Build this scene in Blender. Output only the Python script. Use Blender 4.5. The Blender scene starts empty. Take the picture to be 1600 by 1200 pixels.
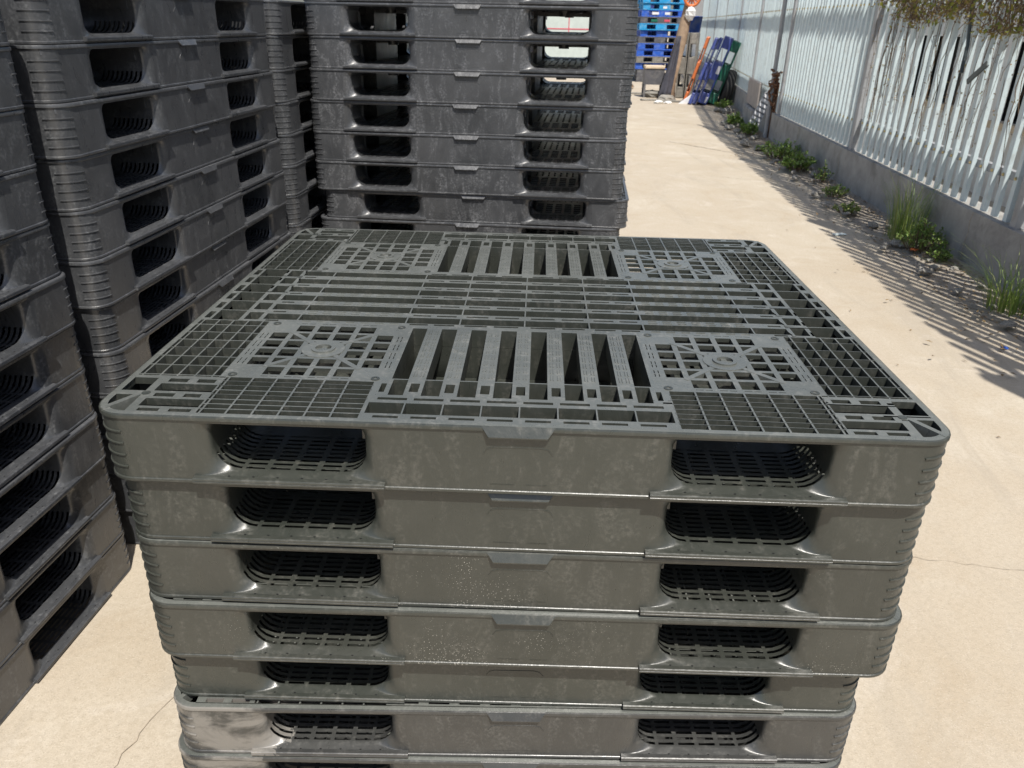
import bpy, math, random
from mathutils import Vector, Matrix, Euler
random.seed(7)
SC = bpy.context.scene
COL = SC.collection
R = math.radians
PI = math.pi

# ------------------------------------------------------------------ camera
H = 0.1195                      # height of one pallet in a stack
GZ = 7 * H
cam = bpy.data.cameras.new('camera'); cam_o = bpy.data.objects.new('camera', cam); COL.objects.link(cam_o)
cam.sensor_width = 36.0; cam.lens = 1208.14 / 1600 * 36
cam.clip_start = 0.05; cam.clip_end = 600
def rodr(r):
    v = Vector(r); return Matrix.Rotation(v.length, 3, v.normalized())
M3 = rodr((-0.4387, -0.0263, 0.0315)) @ Matrix(((1, 0, 0), (0, 0, 1), (0, -1, 0)))   # columns: right, down, forward
cr, cd, cf = M3.col[0], M3.col[1], M3.col[2]
m = Matrix((cr, -cd, -cf)).transposed().to_4x4()
m.translation = Vector((0.0208, -1.5847, 0.5432 + GZ))
cam_o.matrix_world = m
SC.camera = cam_o
cam.dof.use_dof = True; cam.dof.focus_distance = 1.35; cam.dof.aperture_fstop = 12.0

# ------------------------------------------------------------------ light
SUN = Vector((0.20, -0.54, 1.0)).normalized()       # direction towards the sun
elev = math.asin(SUN.z); azim = math.atan2(SUN.x, SUN.y)
w = bpy.data.worlds.new('World'); SC.world = w; w.use_nodes = True
nt = w.node_tree
bg = nt.nodes['Background']; sky = nt.nodes.new('ShaderNodeTexSky')
sky.sky_type = 'NISHITA'; sky.sun_disc = False; sky.sun_elevation = elev; sky.sun_rotation = azim
sky.air_density = 1.0; sky.dust_density = 2.0; sky.ozone_density = 1.0
nt.links.new(sky.outputs[0], bg.inputs[0]); bg.inputs[1].default_value = 0.098
sl = bpy.data.lights.new('sun', 'SUN'); sl.energy = 4.5; sl.angle = R(0.5); sl.color = (1.0, 0.955, 0.88)
so = bpy.data.objects.new('sun', sl); COL.objects.link(so)
so.rotation_euler = SUN.to_track_quat('Z', 'Y').to_euler()
so.location = (3, -6, 9)
SC.view_settings.view_transform = 'Standard'; SC.view_settings.look = 'None'
SC.view_settings.exposure = 0.30; SC.view_settings.gamma = 1

# ------------------------------------------------------------------ materials
def new_mat(name):
    mt = bpy.data.materials.new(name); mt.use_nodes = True
    t = mt.node_tree; b = t.nodes['Principled BSDF']
    return mt, t, b
def N(t, kind, **kw):
    n = t.nodes.new(kind)
    for k, v in kw.items(): setattr(n, k, v)
    return n
def noise(t, vec, scale, detail=4, rough=0.55, dist=0.0):
    n = N(t, 'ShaderNodeTexNoise'); n.inputs['Scale'].default_value = scale
    n.inputs['Detail'].default_value = detail; n.inputs['Roughness'].default_value = rough
    n.inputs['Distortion'].default_value = dist
    if vec is not None: t.links.new(vec, n.inputs['Vector'])
    return n.outputs[0]
def ramp(t, fac, stops):
    n = N(t, 'ShaderNodeValToRGB'); t.links.new(fac, n.inputs[0])
    el = n.color_ramp.elements
    while len(el) < len(stops): el.new(0.5)
    for e, (p, c) in zip(el, stops):
        e.position = p
        e.color = (c, c, c, 1) if isinstance(c, (int, float)) else (*c, 1)
    return n.outputs[0]
def mix(t, fac, a, b, blend='MIX'):
    n = N(t, 'ShaderNodeMix', data_type='RGBA', blend_type=blend)
    if isinstance(fac, (int, float)): n.inputs[0].default_value = fac
    else: t.links.new(fac, n.inputs[0])
    for s, i in ((a, 6), (b, 7)):
        if isinstance(s, tuple): n.inputs[i].default_value = (*s, 1)
        else: t.links.new(s, n.inputs[i])
    return n.outputs[2]
def math_(t, op, a, b=None):
    n = N(t, 'ShaderNodeMath', operation=op)
    for s, i in ((a, 0), (b, 1)):
        if s is None: continue
        if isinstance(s, (int, float)): n.inputs[i].default_value = s
        else: t.links.new(s, n.inputs[i])
    return n.outputs[0]
def bump(t, b, h, strength=0.2, dist=0.002):
    n = N(t, 'ShaderNodeBump'); n.inputs['Strength'].default_value = strength; n.inputs['Distance'].default_value = dist
    t.links.new(h, n.inputs['Height']); t.links.new(n.outputs[0], b.inputs['Normal'])
def coords(t, rnd=True, scale=(1, 1, 1)):
    tc = N(t, 'ShaderNodeTexCoord')
    mp = N(t, 'ShaderNodeMapping'); mp.inputs['Scale'].default_value = scale
    t.links.new(tc.outputs['Object'], mp.inputs[0])
    if rnd:
        oi = N(t, 'ShaderNodeObjectInfo')
        cb = N(t, 'ShaderNodeCombineXYZ')
        m1 = math_(t, 'MULTIPLY', oi.outputs['Random'], 37.0)
        t.links.new(m1, cb.inputs[0]); t.links.new(m1, cb.inputs[1]); t.links.new(m1, cb.inputs[2])
        t.links.new(cb.outputs[0], mp.inputs['Location'])
    return mp.outputs[0]

def noise_off(t, v): return math_(t, 'SUBTRACT', math_(t, 'MULTIPLY', noise(t, v, 9, 6, 0.7), 0.35), 0.63)
def plastic(name, dark, mid, dust, dust_amt=0.5, speck=0.0, smear=0.0, rough=0.30):
    mt, t, b = new_mat(name)
    v = coords(t)
    vs = coords(t, scale=(1.0, 1.0, 0.35))
    big = noise(t, v, 3.2, 5, 0.6, 0.4)
    base = mix(t, ramp(t, big, [(0.32, 0.0), (0.68, 1.0)]), dark, mid)
    scuff = noise(t, vs, 16, 8, 0.72, 1.6)
    fine = noise(t, v, 140, 3, 0.6)
    sc = ramp(t, scuff, [(0.48, 0.0), (0.66, 1.0)])
    f2 = ramp(t, fine, [(0.42, 0.0), (0.7, 1.0)])
    amt = math_(t, 'MULTIPLY', math_(t, 'MULTIPLY', sc, f2), dust_amt)
    c = mix(t, amt, base, dust)
    # settled dust as a thin film of its own
    film = ramp(t, noise(t, v, 7, 6, 0.7), [(0.40, 0.0), (0.8, 0.22 * dust_amt)])
    c = mix(t, film, c, dust)
    if speck:
        vo = N(t, 'ShaderNodeTexVoronoi'); vo.inputs['Scale'].default_value = 260; t.links.new(v, vo.inputs['Vector'])
        area = ramp(t, noise(t, v, 5.0, 3, 0.6), [(0.50, 0.0), (0.78, 0.30)])
        sp = math_(t, 'LESS_THAN', vo.outputs['Distance'], area)
        c = mix(t, math_(t, 'MULTIPLY', sp, speck), c, (0.55, 0.53, 0.47))
    if smear:
        sm = ramp(t, noise(t, coords(t, scale=(1.0, 1.0, 2.2)), 6.5, 9, 0.62, 0.8), [(0.46, 0.0), (0.60, 1.0)])
        tc2 = N(t, 'ShaderNodeTexCoord'); sp2 = N(t, 'ShaderNodeSeparateXYZ'); t.links.new(tc2.outputs['Object'], sp2.inputs[0])
        reg = math_(t, 'MULTIPLY', math_(t, 'LESS_THAN', sp2.outputs[0], noise_off(t, coords(t))), math_(t, 'LESS_THAN', sp2.outputs[1], -0.52))
        c = mix(t, math_(t, 'MULTIPLY', math_(t, 'MULTIPLY', sm, reg), smear), c, (0.33, 0.31, 0.28))
    t.links.new(c, b.inputs['Base Color'])
    rg = ramp(t, scuff, [(0.3, rough - 0.07), (0.75, rough + 0.2)])
    t.links.new(rg, b.inputs['Roughness'])
    b.inputs['Specular IOR Level'].default_value = 0.78
    bump(t, b, math_(t, 'ADD', fine, math_(t, 'MULTIPLY', scuff, 2.0)), 0.25, 0.0012)
    return mt

M = {}
M['deck_worn_lit'] = plastic('scuffed_lit_deck_plastic', (0.084, 0.090, 0.082), (0.132, 0.140, 0.128), (0.27, 0.265, 0.245), 0.6, rough=0.27)  # scuffed top faces, with light from above also worked into the paler colour
M['deck_black_lit'] = plastic('scuffed_lit_black_deck_plastic', (0.05, 0.053, 0.058), (0.085, 0.088, 0.094), (0.22, 0.22, 0.22), 0.5, rough=0.28)  # same for the black stacks: scuffs plus painted brightness on upward faces
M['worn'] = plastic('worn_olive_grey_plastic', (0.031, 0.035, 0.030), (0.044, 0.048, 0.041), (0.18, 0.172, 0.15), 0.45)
M['worn_speck'] = plastic('speckled_grey_plastic', (0.032, 0.035, 0.030), (0.044, 0.047, 0.040), (0.18, 0.172, 0.15), 0.45, speck=0.7)
M['worn_smear'] = plastic('clay_smeared_plastic', (0.030, 0.031, 0.031), (0.048, 0.049, 0.047), (0.19, 0.185, 0.17), 0.5, smear=0.55)
M['black'] = plastic('black_grey_plastic', (0.036, 0.038, 0.041), (0.054, 0.056, 0.060), (0.20, 0.205, 0.21), 0.65, rough=0.29)
M['black_back'] = plastic('scuffed_black_plastic', (0.036, 0.038, 0.041), (0.054, 0.056, 0.060), (0.24, 0.245, 0.255), 0.8, rough=0.33)

def simple(name, col, rough=0.6, var=0.25, scale=12, metal=0.0, bumps=0.15, dirt=None, dscale=5, damt=0.6):
    mt, t, b = new_mat(name)
    v = coords(t)
    n1 = noise(t, v, scale, 6, 0.65)
    lo = tuple(max(0, x * (1 - var)) for x in col); hi = tuple(min(1, x * (1 + var)) for x in col)
    c = mix(t, ramp(t, n1, [(0.3, 0.0), (0.7, 1.0)]), lo, hi)
    if dirt:
        d = ramp(t, noise(t, v, dscale, 8, 0.7, 0.5), [(0.5, 0.0), (0.68, damt)])
        c = mix(t, d, c, dirt)
    t.links.new(c, b.inputs['Base Color']); b.inputs['Roughness'].default_value = rough
    b.inputs['Metallic'].default_value = metal
    if bumps: bump(t, b, noise(t, v, scale * 6, 4, 0.6), bumps, 0.004)
    return mt
M['blue'] = simple('blue_plastic', (0.02, 0.10, 0.50), 0.45, 0.2, dirt=(0.25, 0.3, 0.4))
M['cyan'] = simple('light_blue_plastic', (0.015, 0.30, 0.62), 0.45, 0.2, dirt=(0.3, 0.4, 0.45))
M['navy'] = simple('violet_blue_plastic', (0.045, 0.07, 0.27), 0.5, 0.2, dirt=(0.3, 0.3, 0.4), damt=0.45)
M['green'] = simple('green_plastic', (0.01, 0.135, 0.085), 0.45, 0.2, dirt=(0.2, 0.3, 0.25), damt=0.35)
M['orange'] = simple('orange_plastic', (0.62, 0.17, 0.05), 0.5, 0.2)
M['grey'] = simple('dusty_grey_plastic', (0.20, 0.19, 0.17), 0.8, 0.25, dirt=(0.4, 0.38, 0.33))
M['dkgrey'] = simple('dark_grey_plastic', (0.09, 0.09, 0.10), 0.6, 0.25, dirt=(0.25, 0.24, 0.22))
M['label'] = simple('white_label', (0.72, 0.72, 0.74), 0.6, 0.1)
M['red'] = simple('red_label', (0.6, 0.08, 0.12), 0.6, 0.1)
M['board'] = simple('pale_green_board', (0.50, 0.56, 0.53), 0.6, 0.08)
M['yellow'] = simple('yellow_label', (0.75, 0.5, 0.08), 0.6, 0.1)
M['white'] = simple('white_plastic', (0.8, 0.8, 0.78), 0.5, 0.06)
M['cloth'] = simple('dark_cloth', (0.055, 0.055, 0.07), 0.9, 0.3)
M['tan'] = simple('brown_cardboard', (0.28, 0.20, 0.135), 0.85, 0.25)
M['wood'] = simple('pale_wood', (0.62, 0.5, 0.36), 0.7, 0.15)
M['rubber'] = simple('black_rubber', (0.018, 0.018, 0.018), 0.75, 0.3)
M['concrete'] = simple('grey_concrete', (0.33, 0.32, 0.30), 0.9, 0.2, 6, dirt=(0.17, 0.165, 0.15), dscale=3.5, damt=0.7, bumps=0.35)
M['slab'] = simple('beige_slab', (0.36, 0.32, 0.29), 0.9, 0.15, 8, bumps=0.3)
M['rock'] = simple('rubble_stone', (0.27, 0.255, 0.225), 0.95, 0.4, 9, bumps=0.5)
M['rust'] = simple('rusty_iron', (0.15, 0.07, 0.035), 0.9, 0.6, 18, bumps=0.5, dirt=(0.3, 0.22, 0.16), dscale=14)
M['steel'] = simple('grey_painted_post', (0.33, 0.34, 0.35), 0.55, 0.15, 5, dirt=(0.16, 0.13, 0.1), dscale=6, damt=0.4)
M['fence'] = simple('pale_blue_galvanised_paint', (0.58, 0.675, 0.695), 0.5, 0.08, 7, dirt=(0.36, 0.36, 0.34), dscale=7, damt=0.5)
M['rail'] = simple('grey_rail', (0.30, 0.31, 0.32), 0.6, 0.15, 7)
M['brass'] = simple('brass_bolt', (0.55, 0.44, 0.22), 0.35, 0.2, 30, metal=0.7)
M['wallpaint'] = simple('white_wall_paint', (0.80, 0.80, 0.78), 0.85, 0.04, 2.5, dirt=(0.5, 0.49, 0.46), dscale=1.6, damt=0.35, bumps=0.1)
M['band'] = simple('blue_grey_band', (0.36, 0.42, 0.52), 0.7, 0.08, 4)
M['sheet'] = simple('pale_blue_sheet', (0.66, 0.75, 0.78), 0.55, 0.05, 3, dirt=(0.5, 0.55, 0.56), dscale=2.5, damt=0.4, bumps=0.05)
M['dark'] = simple('dark_opening', (0.012, 0.012, 0.013), 0.5, 0.2)
M['pipe'] = simple('black_green_pipe', (0.06, 0.075, 0.075), 0.5, 0.25)

def leaf_mat(name, a, b_, c_):
    mt, t, b = new_mat(name)
    oi = N(t, 'ShaderNodeNewGeometry')
    c = ramp(t, oi.outputs['Random Per Island'], [(0.0, a), (0.55, b_), (1.0, c_)])
    t.links.new(c, b.inputs['Base Color']); b.inputs['Roughness'].default_value = 0.55
    tr = N(t, 'ShaderNodeBsdfTranslucent'); t.links.new(c, tr.inputs[0])
    ad = N(t, 'ShaderNodeMixShader'); ad.inputs[0].default_value = 0.3
    out = t.nodes['Material Output']
    t.links.new(b.outputs[0], ad.inputs[1]); t.links.new(tr.outputs[0], ad.inputs[2]); t.links.new(ad.outputs[0], out.inputs[0])
    return mt
M['leaf'] = leaf_mat('weed_leaves', (0.11, 0.19, 0.035), (0.20, 0.32, 0.06), (0.34, 0.42, 0.13))
M['grass'] = leaf_mat('grass_blades', (0.12, 0.20, 0.035), (0.20, 0.30, 0.055), (0.38, 0.40, 0.14))
M['dryleaf'] = leaf_mat('dry_vine_leaves', (0.16, 0.10, 0.055), (0.32, 0.22, 0.12), (0.38, 0.33, 0.09))
M['greenvine'] = leaf_mat('yellow_green_vine_leaves', (0.14, 0.18, 0.025), (0.30, 0.32, 0.05), (0.36, 0.26, 0.05))
M['stem'] = simple('dry_stem', (0.16, 0.11, 0.07), 0.9, 0.4, 30)
M['litter'] = leaf_mat('dry_litter', (0.10, 0.07, 0.04), (0.22, 0.16, 0.10), (0.38, 0.25, 0.10))

def ground_mat():
    mt, t, b = new_mat('tan_concrete')
    tc = N(t, 'ShaderNodeTexCoord'); v = tc.outputs['Object']
    big = noise(t, v, 0.55, 5, 0.6, 0.5); med = noise(t, v, 2.6, 7, 0.68, 0.8); fine = noise(t, v, 70, 5, 0.7)
    grit = noise(t, v, 260, 2, 0.6)
    c = mix(t, ramp(t, big, [(0.3, 0.0), (0.7, 1.0)]), (0.445, 0.382, 0.300), (0.51, 0.455, 0.370))
    c = mix(t, ramp(t, med, [(0.40, 0.0), (0.75, 0.8)]), c, (0.42, 0.35, 0.26))
    c = mix(t, ramp(t, med, [(0.2, 0.6), (0.42, 0.0)]), c, (0.61, 0.56, 0.475))
    st2 = noise(t, v, 0.9, 10, 0.72, 2.2)
    c = mix(t, ramp(t, st2, [(0.53, 0.0), (0.66, 0.65)]), c, (0.40, 0.325, 0.235))
    c = mix(t, ramp(t, st2, [(0.28, 0.7), (0.43, 0.0)]), c, (0.61, 0.56, 0.49))
    c = mix(t, ramp(t, fine, [(0.44, 0.0), (0.72, 0.5)]), c, (0.33, 0.28, 0.21))
    c = mix(t, ramp(t, grit, [(0.58, 0.0), (0.72, 0.55)]), c, (0.25, 0.215, 0.165))
    c = mix(t, ramp(t, grit, [(0.28, 0.4), (0.4, 0.0)]), c, (0.66, 0.62, 0.54))
    # streaks of dried mud dragged along the yard
    tcm = N(t, 'ShaderNodeMapping'); tcm.inputs['Scale'].default_value = (2.2, 0.5, 1); tcm.inputs['Rotation'].default_value = (0, 0, 0.12); t.links.new(v, tcm.inputs[0])
    c = mix(t, ramp(t, noise(t, tcm.outputs[0], 1.6, 9, 0.7, 1.0), [(0.53, 0.0), (0.70, 0.6)]), c, (0.355, 0.31, 0.25))
    t.links.new(c, b.inputs['Base Color']); b.inputs['Roughness'].default_value = 0.9
    b.inputs['Specular IOR Level'].default_value = 0.25
    bump(t, b, math_(t, 'ADD', fine, math_(t, 'ADD', math_(t, 'MULTIPLY', grit, 0.5), math_(t, 'MULTIPLY', med, 3.0))), 0.35, 0.004)
    return mt
M['ground'] = ground_mat()
def verge_mat():
    mt, t, b = new_mat('dusty_verge')
    tc = N(t, 'ShaderNodeTexCoord'); v = tc.outputs['Object']
    a = noise(t, v, 2.2, 8, 0.7, 0.6); f = noise(t, v, 60, 5, 0.7)
    c = mix(t, ramp(t, a, [(0.3, 0.0), (0.7, 1.0)]), (0.27, 0.235, 0.195), (0.44, 0.385, 0.31))
    c = mix(t, ramp(t, f, [(0.42, 0.0), (0.7, 0.6)]), c, (0.16, 0.135, 0.105))
    t.links.new(c, b.inputs['Base Color']); b.inputs['Roughness'].default_value = 0.95
    bump(t, b, math_(t, 'ADD', f, math_(t, 'MULTIPLY', a, 6.0)), 0.6, 0.01)
    return mt
M['verge'] = verge_mat()
M['crack'] = simple('crack_dirt', (0.36, 0.30, 0.23), 0.95, 0.4, 40)

# ------------------------------------------------------------------ mesh builder
class MB:
    def __init__(s): s.v = []; s.f = []; s.mi = []; s.sm = []
    def add(s, vs, fs, mi=0, smooth=False):
        o = len(s.v); s.v += [tuple(p) for p in vs]
        for f in fs: s.f.append(tuple(i + o for i in f)); s.mi.append(mi); s.sm.append(smooth)
    def quad(s, a, b, c, d, mi=0, smooth=False): s.add([a, b, c, d], [(0, 1, 2, 3)], mi, smooth)
    def box(s, x0, x1, y0, y1, z0, z1, mi=0, T=None):
        vs = [(x, y, z) for z in (z0, z1) for y in (y0, y1) for x in (x0, x1)]
        if T is not None: vs = [T @ Vector(p) for p in vs]
        s.add(vs, [(0, 2, 3, 1), (4, 5, 7, 6), (0, 1, 5, 4), (2, 6, 7, 3), (0, 4, 6, 2), (1, 3, 7, 5)], mi)
    def rbox(s, x0, x1, y0, y1, z0, z1, r=0.006, mi=0, T=None):      # box with chamfered vertical and top edges
        cx = [(x0 + r, y0), (x1 - r, y0), (x1, y0 + r), (x1, y1 - r), (x1 - r, y1), (x0 + r, y1), (x0, y1 - r), (x0, y0 + r)]
        ins = []
        mx, my = (x0 + x1) / 2, (y0 + y1) / 2
        for (x, y) in cx:
            ins.append((x - math.copysign(min(r, abs(x - mx)), x - mx), y - math.copysign(min(r, abs(y - my)), y - my)))
        lv = [[(x, y, z0 + r) for x, y in cx], [(x, y, z1 - r) for x, y in cx], [(x, y, z1) for x, y in ins], [(x, y, z0) for x, y in ins]]
        vs = [p for l in lv for p in l]
        if T is not None: vs = [T @ Vector(p) for p in vs]
        fs = []
        for a, b in ((0, 1), (1, 2), (3, 0)):
            for i in range(8): j = (i + 1) % 8; fs.append((a * 8 + i, a * 8 + j, b * 8 + j, b * 8 + i))
        fs.append(tuple(16 + i for i in range(8))); fs.append(tuple(24 + 7 - i for i in range(8)))
        s.add(vs, fs, mi)
    def tube(s, pts, r, n=8, mi=0, smooth=True, cap=True):
        pts = [Vector(p) for p in pts]; rings = []
        rr = r if isinstance(r, (list, tuple)) else [r] * len(pts)
        up = Vector((0.13, 0.27, 0.95)).normalized()
        for i, p in enumerate(pts):
            d = (pts[min(i + 1, len(pts) - 1)] - pts[max(i - 1, 0)]).normalized()
            a = d.cross(up)
            if a.length < 1e-3: a = d.cross(Vector((1, 0, 0)))
            a.normalize(); b = d.cross(a)
            rings.append([p + (a * math.cos(2 * PI * k / n) + b * math.sin(2 * PI * k / n)) * rr[i] for k in range(n)])
        vs = [q for rg in rings for q in rg]; fs = []
        for i in range(len(pts) - 1):
            for k in range(n):
                j = (k + 1) % n; fs.append((i * n + k, i * n + j, (i + 1) * n + j, (i + 1) * n + k))
        s.add(vs, fs, mi, smooth)
        if cap:
            s.add(rings[0], [tuple(range(n))], mi); s.add(rings[-1], [tuple(range(n))], mi)
    def mesh(s, name, mats, angle=40):
        me = bpy.data.meshes.new(name)
        me.from_pydata(s.v, [], s.f)
        for mt in (mats if isinstance(mats, (list, tuple)) else [mats]): me.materials.append(mt)
        me.polygons.foreach_set('material_index', s.mi)
        me.polygons.foreach_set('use_smooth', s.sm)
        me.validate(); me.update()
        return me
    def obj(s, name, mats, parent=None, loc=(0, 0, 0)):
        o = bpy.data.objects.new(name, s.mesh(name, mats)); COL.objects.link(o)
        o.location = loc
        if parent: o.parent = parent
        return o
def weld(o, dist=0.0003, sharp=None):
    import bmesh
    bm = bmesh.new(); bm.from_mesh(o.data); bmesh.ops.remove_doubles(bm, verts=bm.verts, dist=dist)
    bmesh.ops.recalc_face_normals(bm, faces=bm.faces)
    bm.to_mesh(o.data); bm.free()
    if sharp is not None: o.data.set_sharp_from_angle(angle=R(sharp))
    return o
def empty(name, loc=(0, 0, 0), rot=(0, 0, 0)):
    o = bpy.data.objects.new(name, None); COL.objects.link(o); o.location = loc; o.rotation_euler = rot
    o.empty_display_size = 0.1
    return o
def tag(o, label, cat, group=None):
    o['label'] = label; o['category'] = cat
    if group: o['group'] = group
    return o
def struct(o): o['kind'] = 'structure'; return o
def copy_tree(o, parent=None):
    c = o.copy(); COL.objects.link(c); c.parent = parent
    for ch in list(o.children): copy_tree(ch, c)
    return c
def all_children(o):
    for ch in o.children:
        yield ch
        yield from all_children(ch)

# ------------------------------------------------------------------ ground
mb = MB()
mb.add([(-120, -60, 0), (120, -60, 0), (120, 260, 0), (-120, 260, 0)], [(0, 1, 2, 3)])
struct(mb.obj('ground', M['ground']))
FX = lambda y: 2.64 + 0.05 * y if y < 8.95 else 3.0875 + 0.123 * (y - 8.95)      # fence line
# broken verge along the fence foot
mb = MB()
rv = random.Random(3)
ys = [-4 + 0.11 * i for i in range(290)]
rows = []
for i, y in enumerate(ys):
    edge = FX(y) - 0.37 + 0.03 * math.sin(y * 1.3) + 0.03 * math.sin(y * 3.1 + 1) + rv.uniform(-0.03, 0.03)
    rowp = []
    for k in range(6):
        u = k / 5; x = edge + (FX(y) - edge) * u
        z = 0.004 + (0.045 * u ** 1.4) + (rv.uniform(-0.006, 0.009) if 0 < k < 5 else 0)
        rowp.append((x, y, z))
    rows.append(rowp)
vs = [p for r_ in rows for p in r_]; fs = []
for i in range(len(rows) - 1):
    for k in range(5):
        a = i * 6 + k; fs.append((a, a + 1, a + 7, a + 6))
mb.add(vs, fs, 0, True)
struct(mb.obj('verge', M['verge']))
def crack(pts, wd):
    mb = MB(); r_ = random.Random(len(pts) * 7 + int(abs(pts[0][0]) * 100))
    P = []
    for (a, b) in zip(pts[:-1], pts[1:]):
        n = max(2, int(math.dist(a, b) / 0.025))
        for i in range(n): P.append((a[0] + (b[0] - a[0]) * i / n + r_.uniform(-.006, .006), a[1] + (b[1] - a[1]) * i / n + r_.uniform(-.006, .006)))
    L = []
    for i, p in enumerate(P):
        q = P[min(i + 1, len(P) - 1)]; o = P[max(i - 1, 0)]
        dx, dy = q[0] - o[0], q[1] - o[1]; l = math.hypot(dx, dy) or 1
        ww = wd * r_.uniform(0.2, 1.0)
        L.append(((p[0] - dy / l * ww, p[1] + dx / l * ww, 0.003), (p[0] + dy / l * ww, p[1] - dx / l * ww, 0.003)))
    vs = [p for l in L for p in l]
    mb.add(vs, [(2 * i, 2 * i + 1, 2 * i + 3, 2 * i + 2) for i in range(len(L) - 1)])
    struct(mb.obj('ground_crack', M['crack']))
crack([(0.80, 0.31), (1.142, 0.258), (1.428, 0.218), (2.1, 0.15)], 0.0011)
crack([(-0.735, -0.30), (-0.752, -0.349), (-0.773, -0.419), (-0.797, -0.523), (-0.83, -0.66)], 0.0010)
crack([(0.6, 6.4), (1.5, 6.5), (2.4, 6.2)], 0.004)
crack([(1.7, 8.9), (2.3, 8.1), (2.9, 7.6)], 0.012)

# ------------------------------------------------------------------ the pallet
W, D = 1.3, 1.156
HX, HY = W / 2, D / 2
HP = H - 0.0008           # real height
E_ = 0.0032                # inset of the side wall under the rim
RC = 0.05                 # corner radius
def outline(ins, n=7):    # rounded rectangle, counter-clockwise
    pts = []
    r = max(RC - ins, 0.004)
    for (sx, sy, a0) in ((1, 1, 0), (-1, 1, 90), (-1, -1, 180), (1, -1, 270)):
        cx, cy = sx * (HX - RC), sy * (HY - RC)
        for k in range(n + 1):
            a = R(a0 + 90 * k / n); pts.append((cx + r * math.cos(a), cy + r * math.sin(a)))
    return pts
def sweep(mb, prof, smooth=True, mi=0):
    rings = [[(x, y, z) for x, y in outline(i)] for i, z in prof]
    n = len(rings[0]); vs = [p for r_ in rings for p in r_]; fs = []
    for i in range(len(rings) - 1):
        for k in range(n):
            j = (k + 1) % n; fs.append((i * n + k, i * n + j, (i + 1) * n + j, (i + 1) * n + k))
    mb.add(vs, fs, mi, smooth)
def perf(mb, x0, x1, y0, y1, holes, zt, dp, sx=1, sy=1, bottom=True, close=True, topmat=1):
    """plate with rectangular holes; all walls go down by dp"""
    hs = [(max(a, x0), min(b, x1), max(c, y0), min(d, y1)) for a, b, c, d in holes]
    hs = [h for h in hs if h[1] - h[0] > 1e-5 and h[3] - h[2] > 1e-5]
    q = lambda v: round(v, 5)
    xs = sorted({q(x0), q(x1)} | {q(h[0]) for h in hs} | {q(h[1]) for h in hs})
    ys = sorted({q(y0), q(y1)} | {q(h[2]) for h in hs} | {q(h[3]) for h in hs})
    nx, ny = len(xs) - 1, len(ys) - 1
    sol = [[True] * ny for _ in range(nx)]
    for i in range(nx):
        cx = (xs[i] + xs[i + 1]) / 2
        for j in range(ny):
            cy = (ys[j] + ys[j + 1]) / 2
            for h in hs:
                if h[0] < cx < h[1] and h[2] < cy < h[3]: sol[i][j] = False; break
    zb = zt - dp
    P = lambda x, y, z: (sx * x, sy * y, z)
    for j in range(ny):
        i = 0
        while i < nx:
            if not sol[i][j]: i += 1; continue
            k = i
            while k < nx and sol[k][j]: k += 1
            a, b, c, d = xs[i], xs[k], ys[j], ys[j + 1]
            mb.quad(P(a, c, zt), P(b, c, zt), P(b, d, zt), P(a, d, zt), topmat)
            if bottom: mb.quad(P(a, c, zb), P(b, c, zb), P(b, d, zb), P(a, d, zb))
            i = k
    def g(i, j): return 0 <= i < nx and 0 <= j < ny and sol[i][j]
    for i in range(nx + 1):
        j = 0
        while j < ny:
            if g(i - 1, j) != g(i, j) and (close or 0 < i < nx):
                k = j
                while k < ny and g(i - 1, k) == g(i - 1, j) and g(i, k) == g(i, j): k += 1
                mb.quad(P(xs[i], ys[j], zb), P(xs[i], ys[k], zb), P(xs[i], ys[k], zt), P(xs[i], ys[j], zt)); j = k
            else: j += 1
    for j in range(ny + 1):
        i = 0
        while i < nx:
            if g(i, j - 1) != g(i, j) and (close or 0 < j < ny):
                k = i
                while k < nx and g(k, j - 1) == g(i, j - 1) and g(k, j) == g(i, j): k += 1
                mb.quad(P(xs[i], ys[j], zb), P(xs[k], ys[j], zb), P(xs[k], ys[j], zt), P(xs[i], ys[j], zt)); i = k
            else: i += 1

def emb(mb, x0, x1, y0, y1, zt, sx, sy):
    mb.box(*sorted((sx * x0, sx * x1)), *sorted((sy * y0, sy * y1)), zt - 0.001, zt + 0.0016, 1)
QUADS = ((1, 1), (-1, 1), (-1, -1), (1, -1))
def grid_holes(xlines, ylines, tx, ty):
    return [(a + tx / 2, b - tx / 2, c + ty / 2, d - ty / 2) for a, b in zip(xlines[:-1], xlines[1:]) for c, d in zip(ylines[:-1], ylines[1:])]

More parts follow.
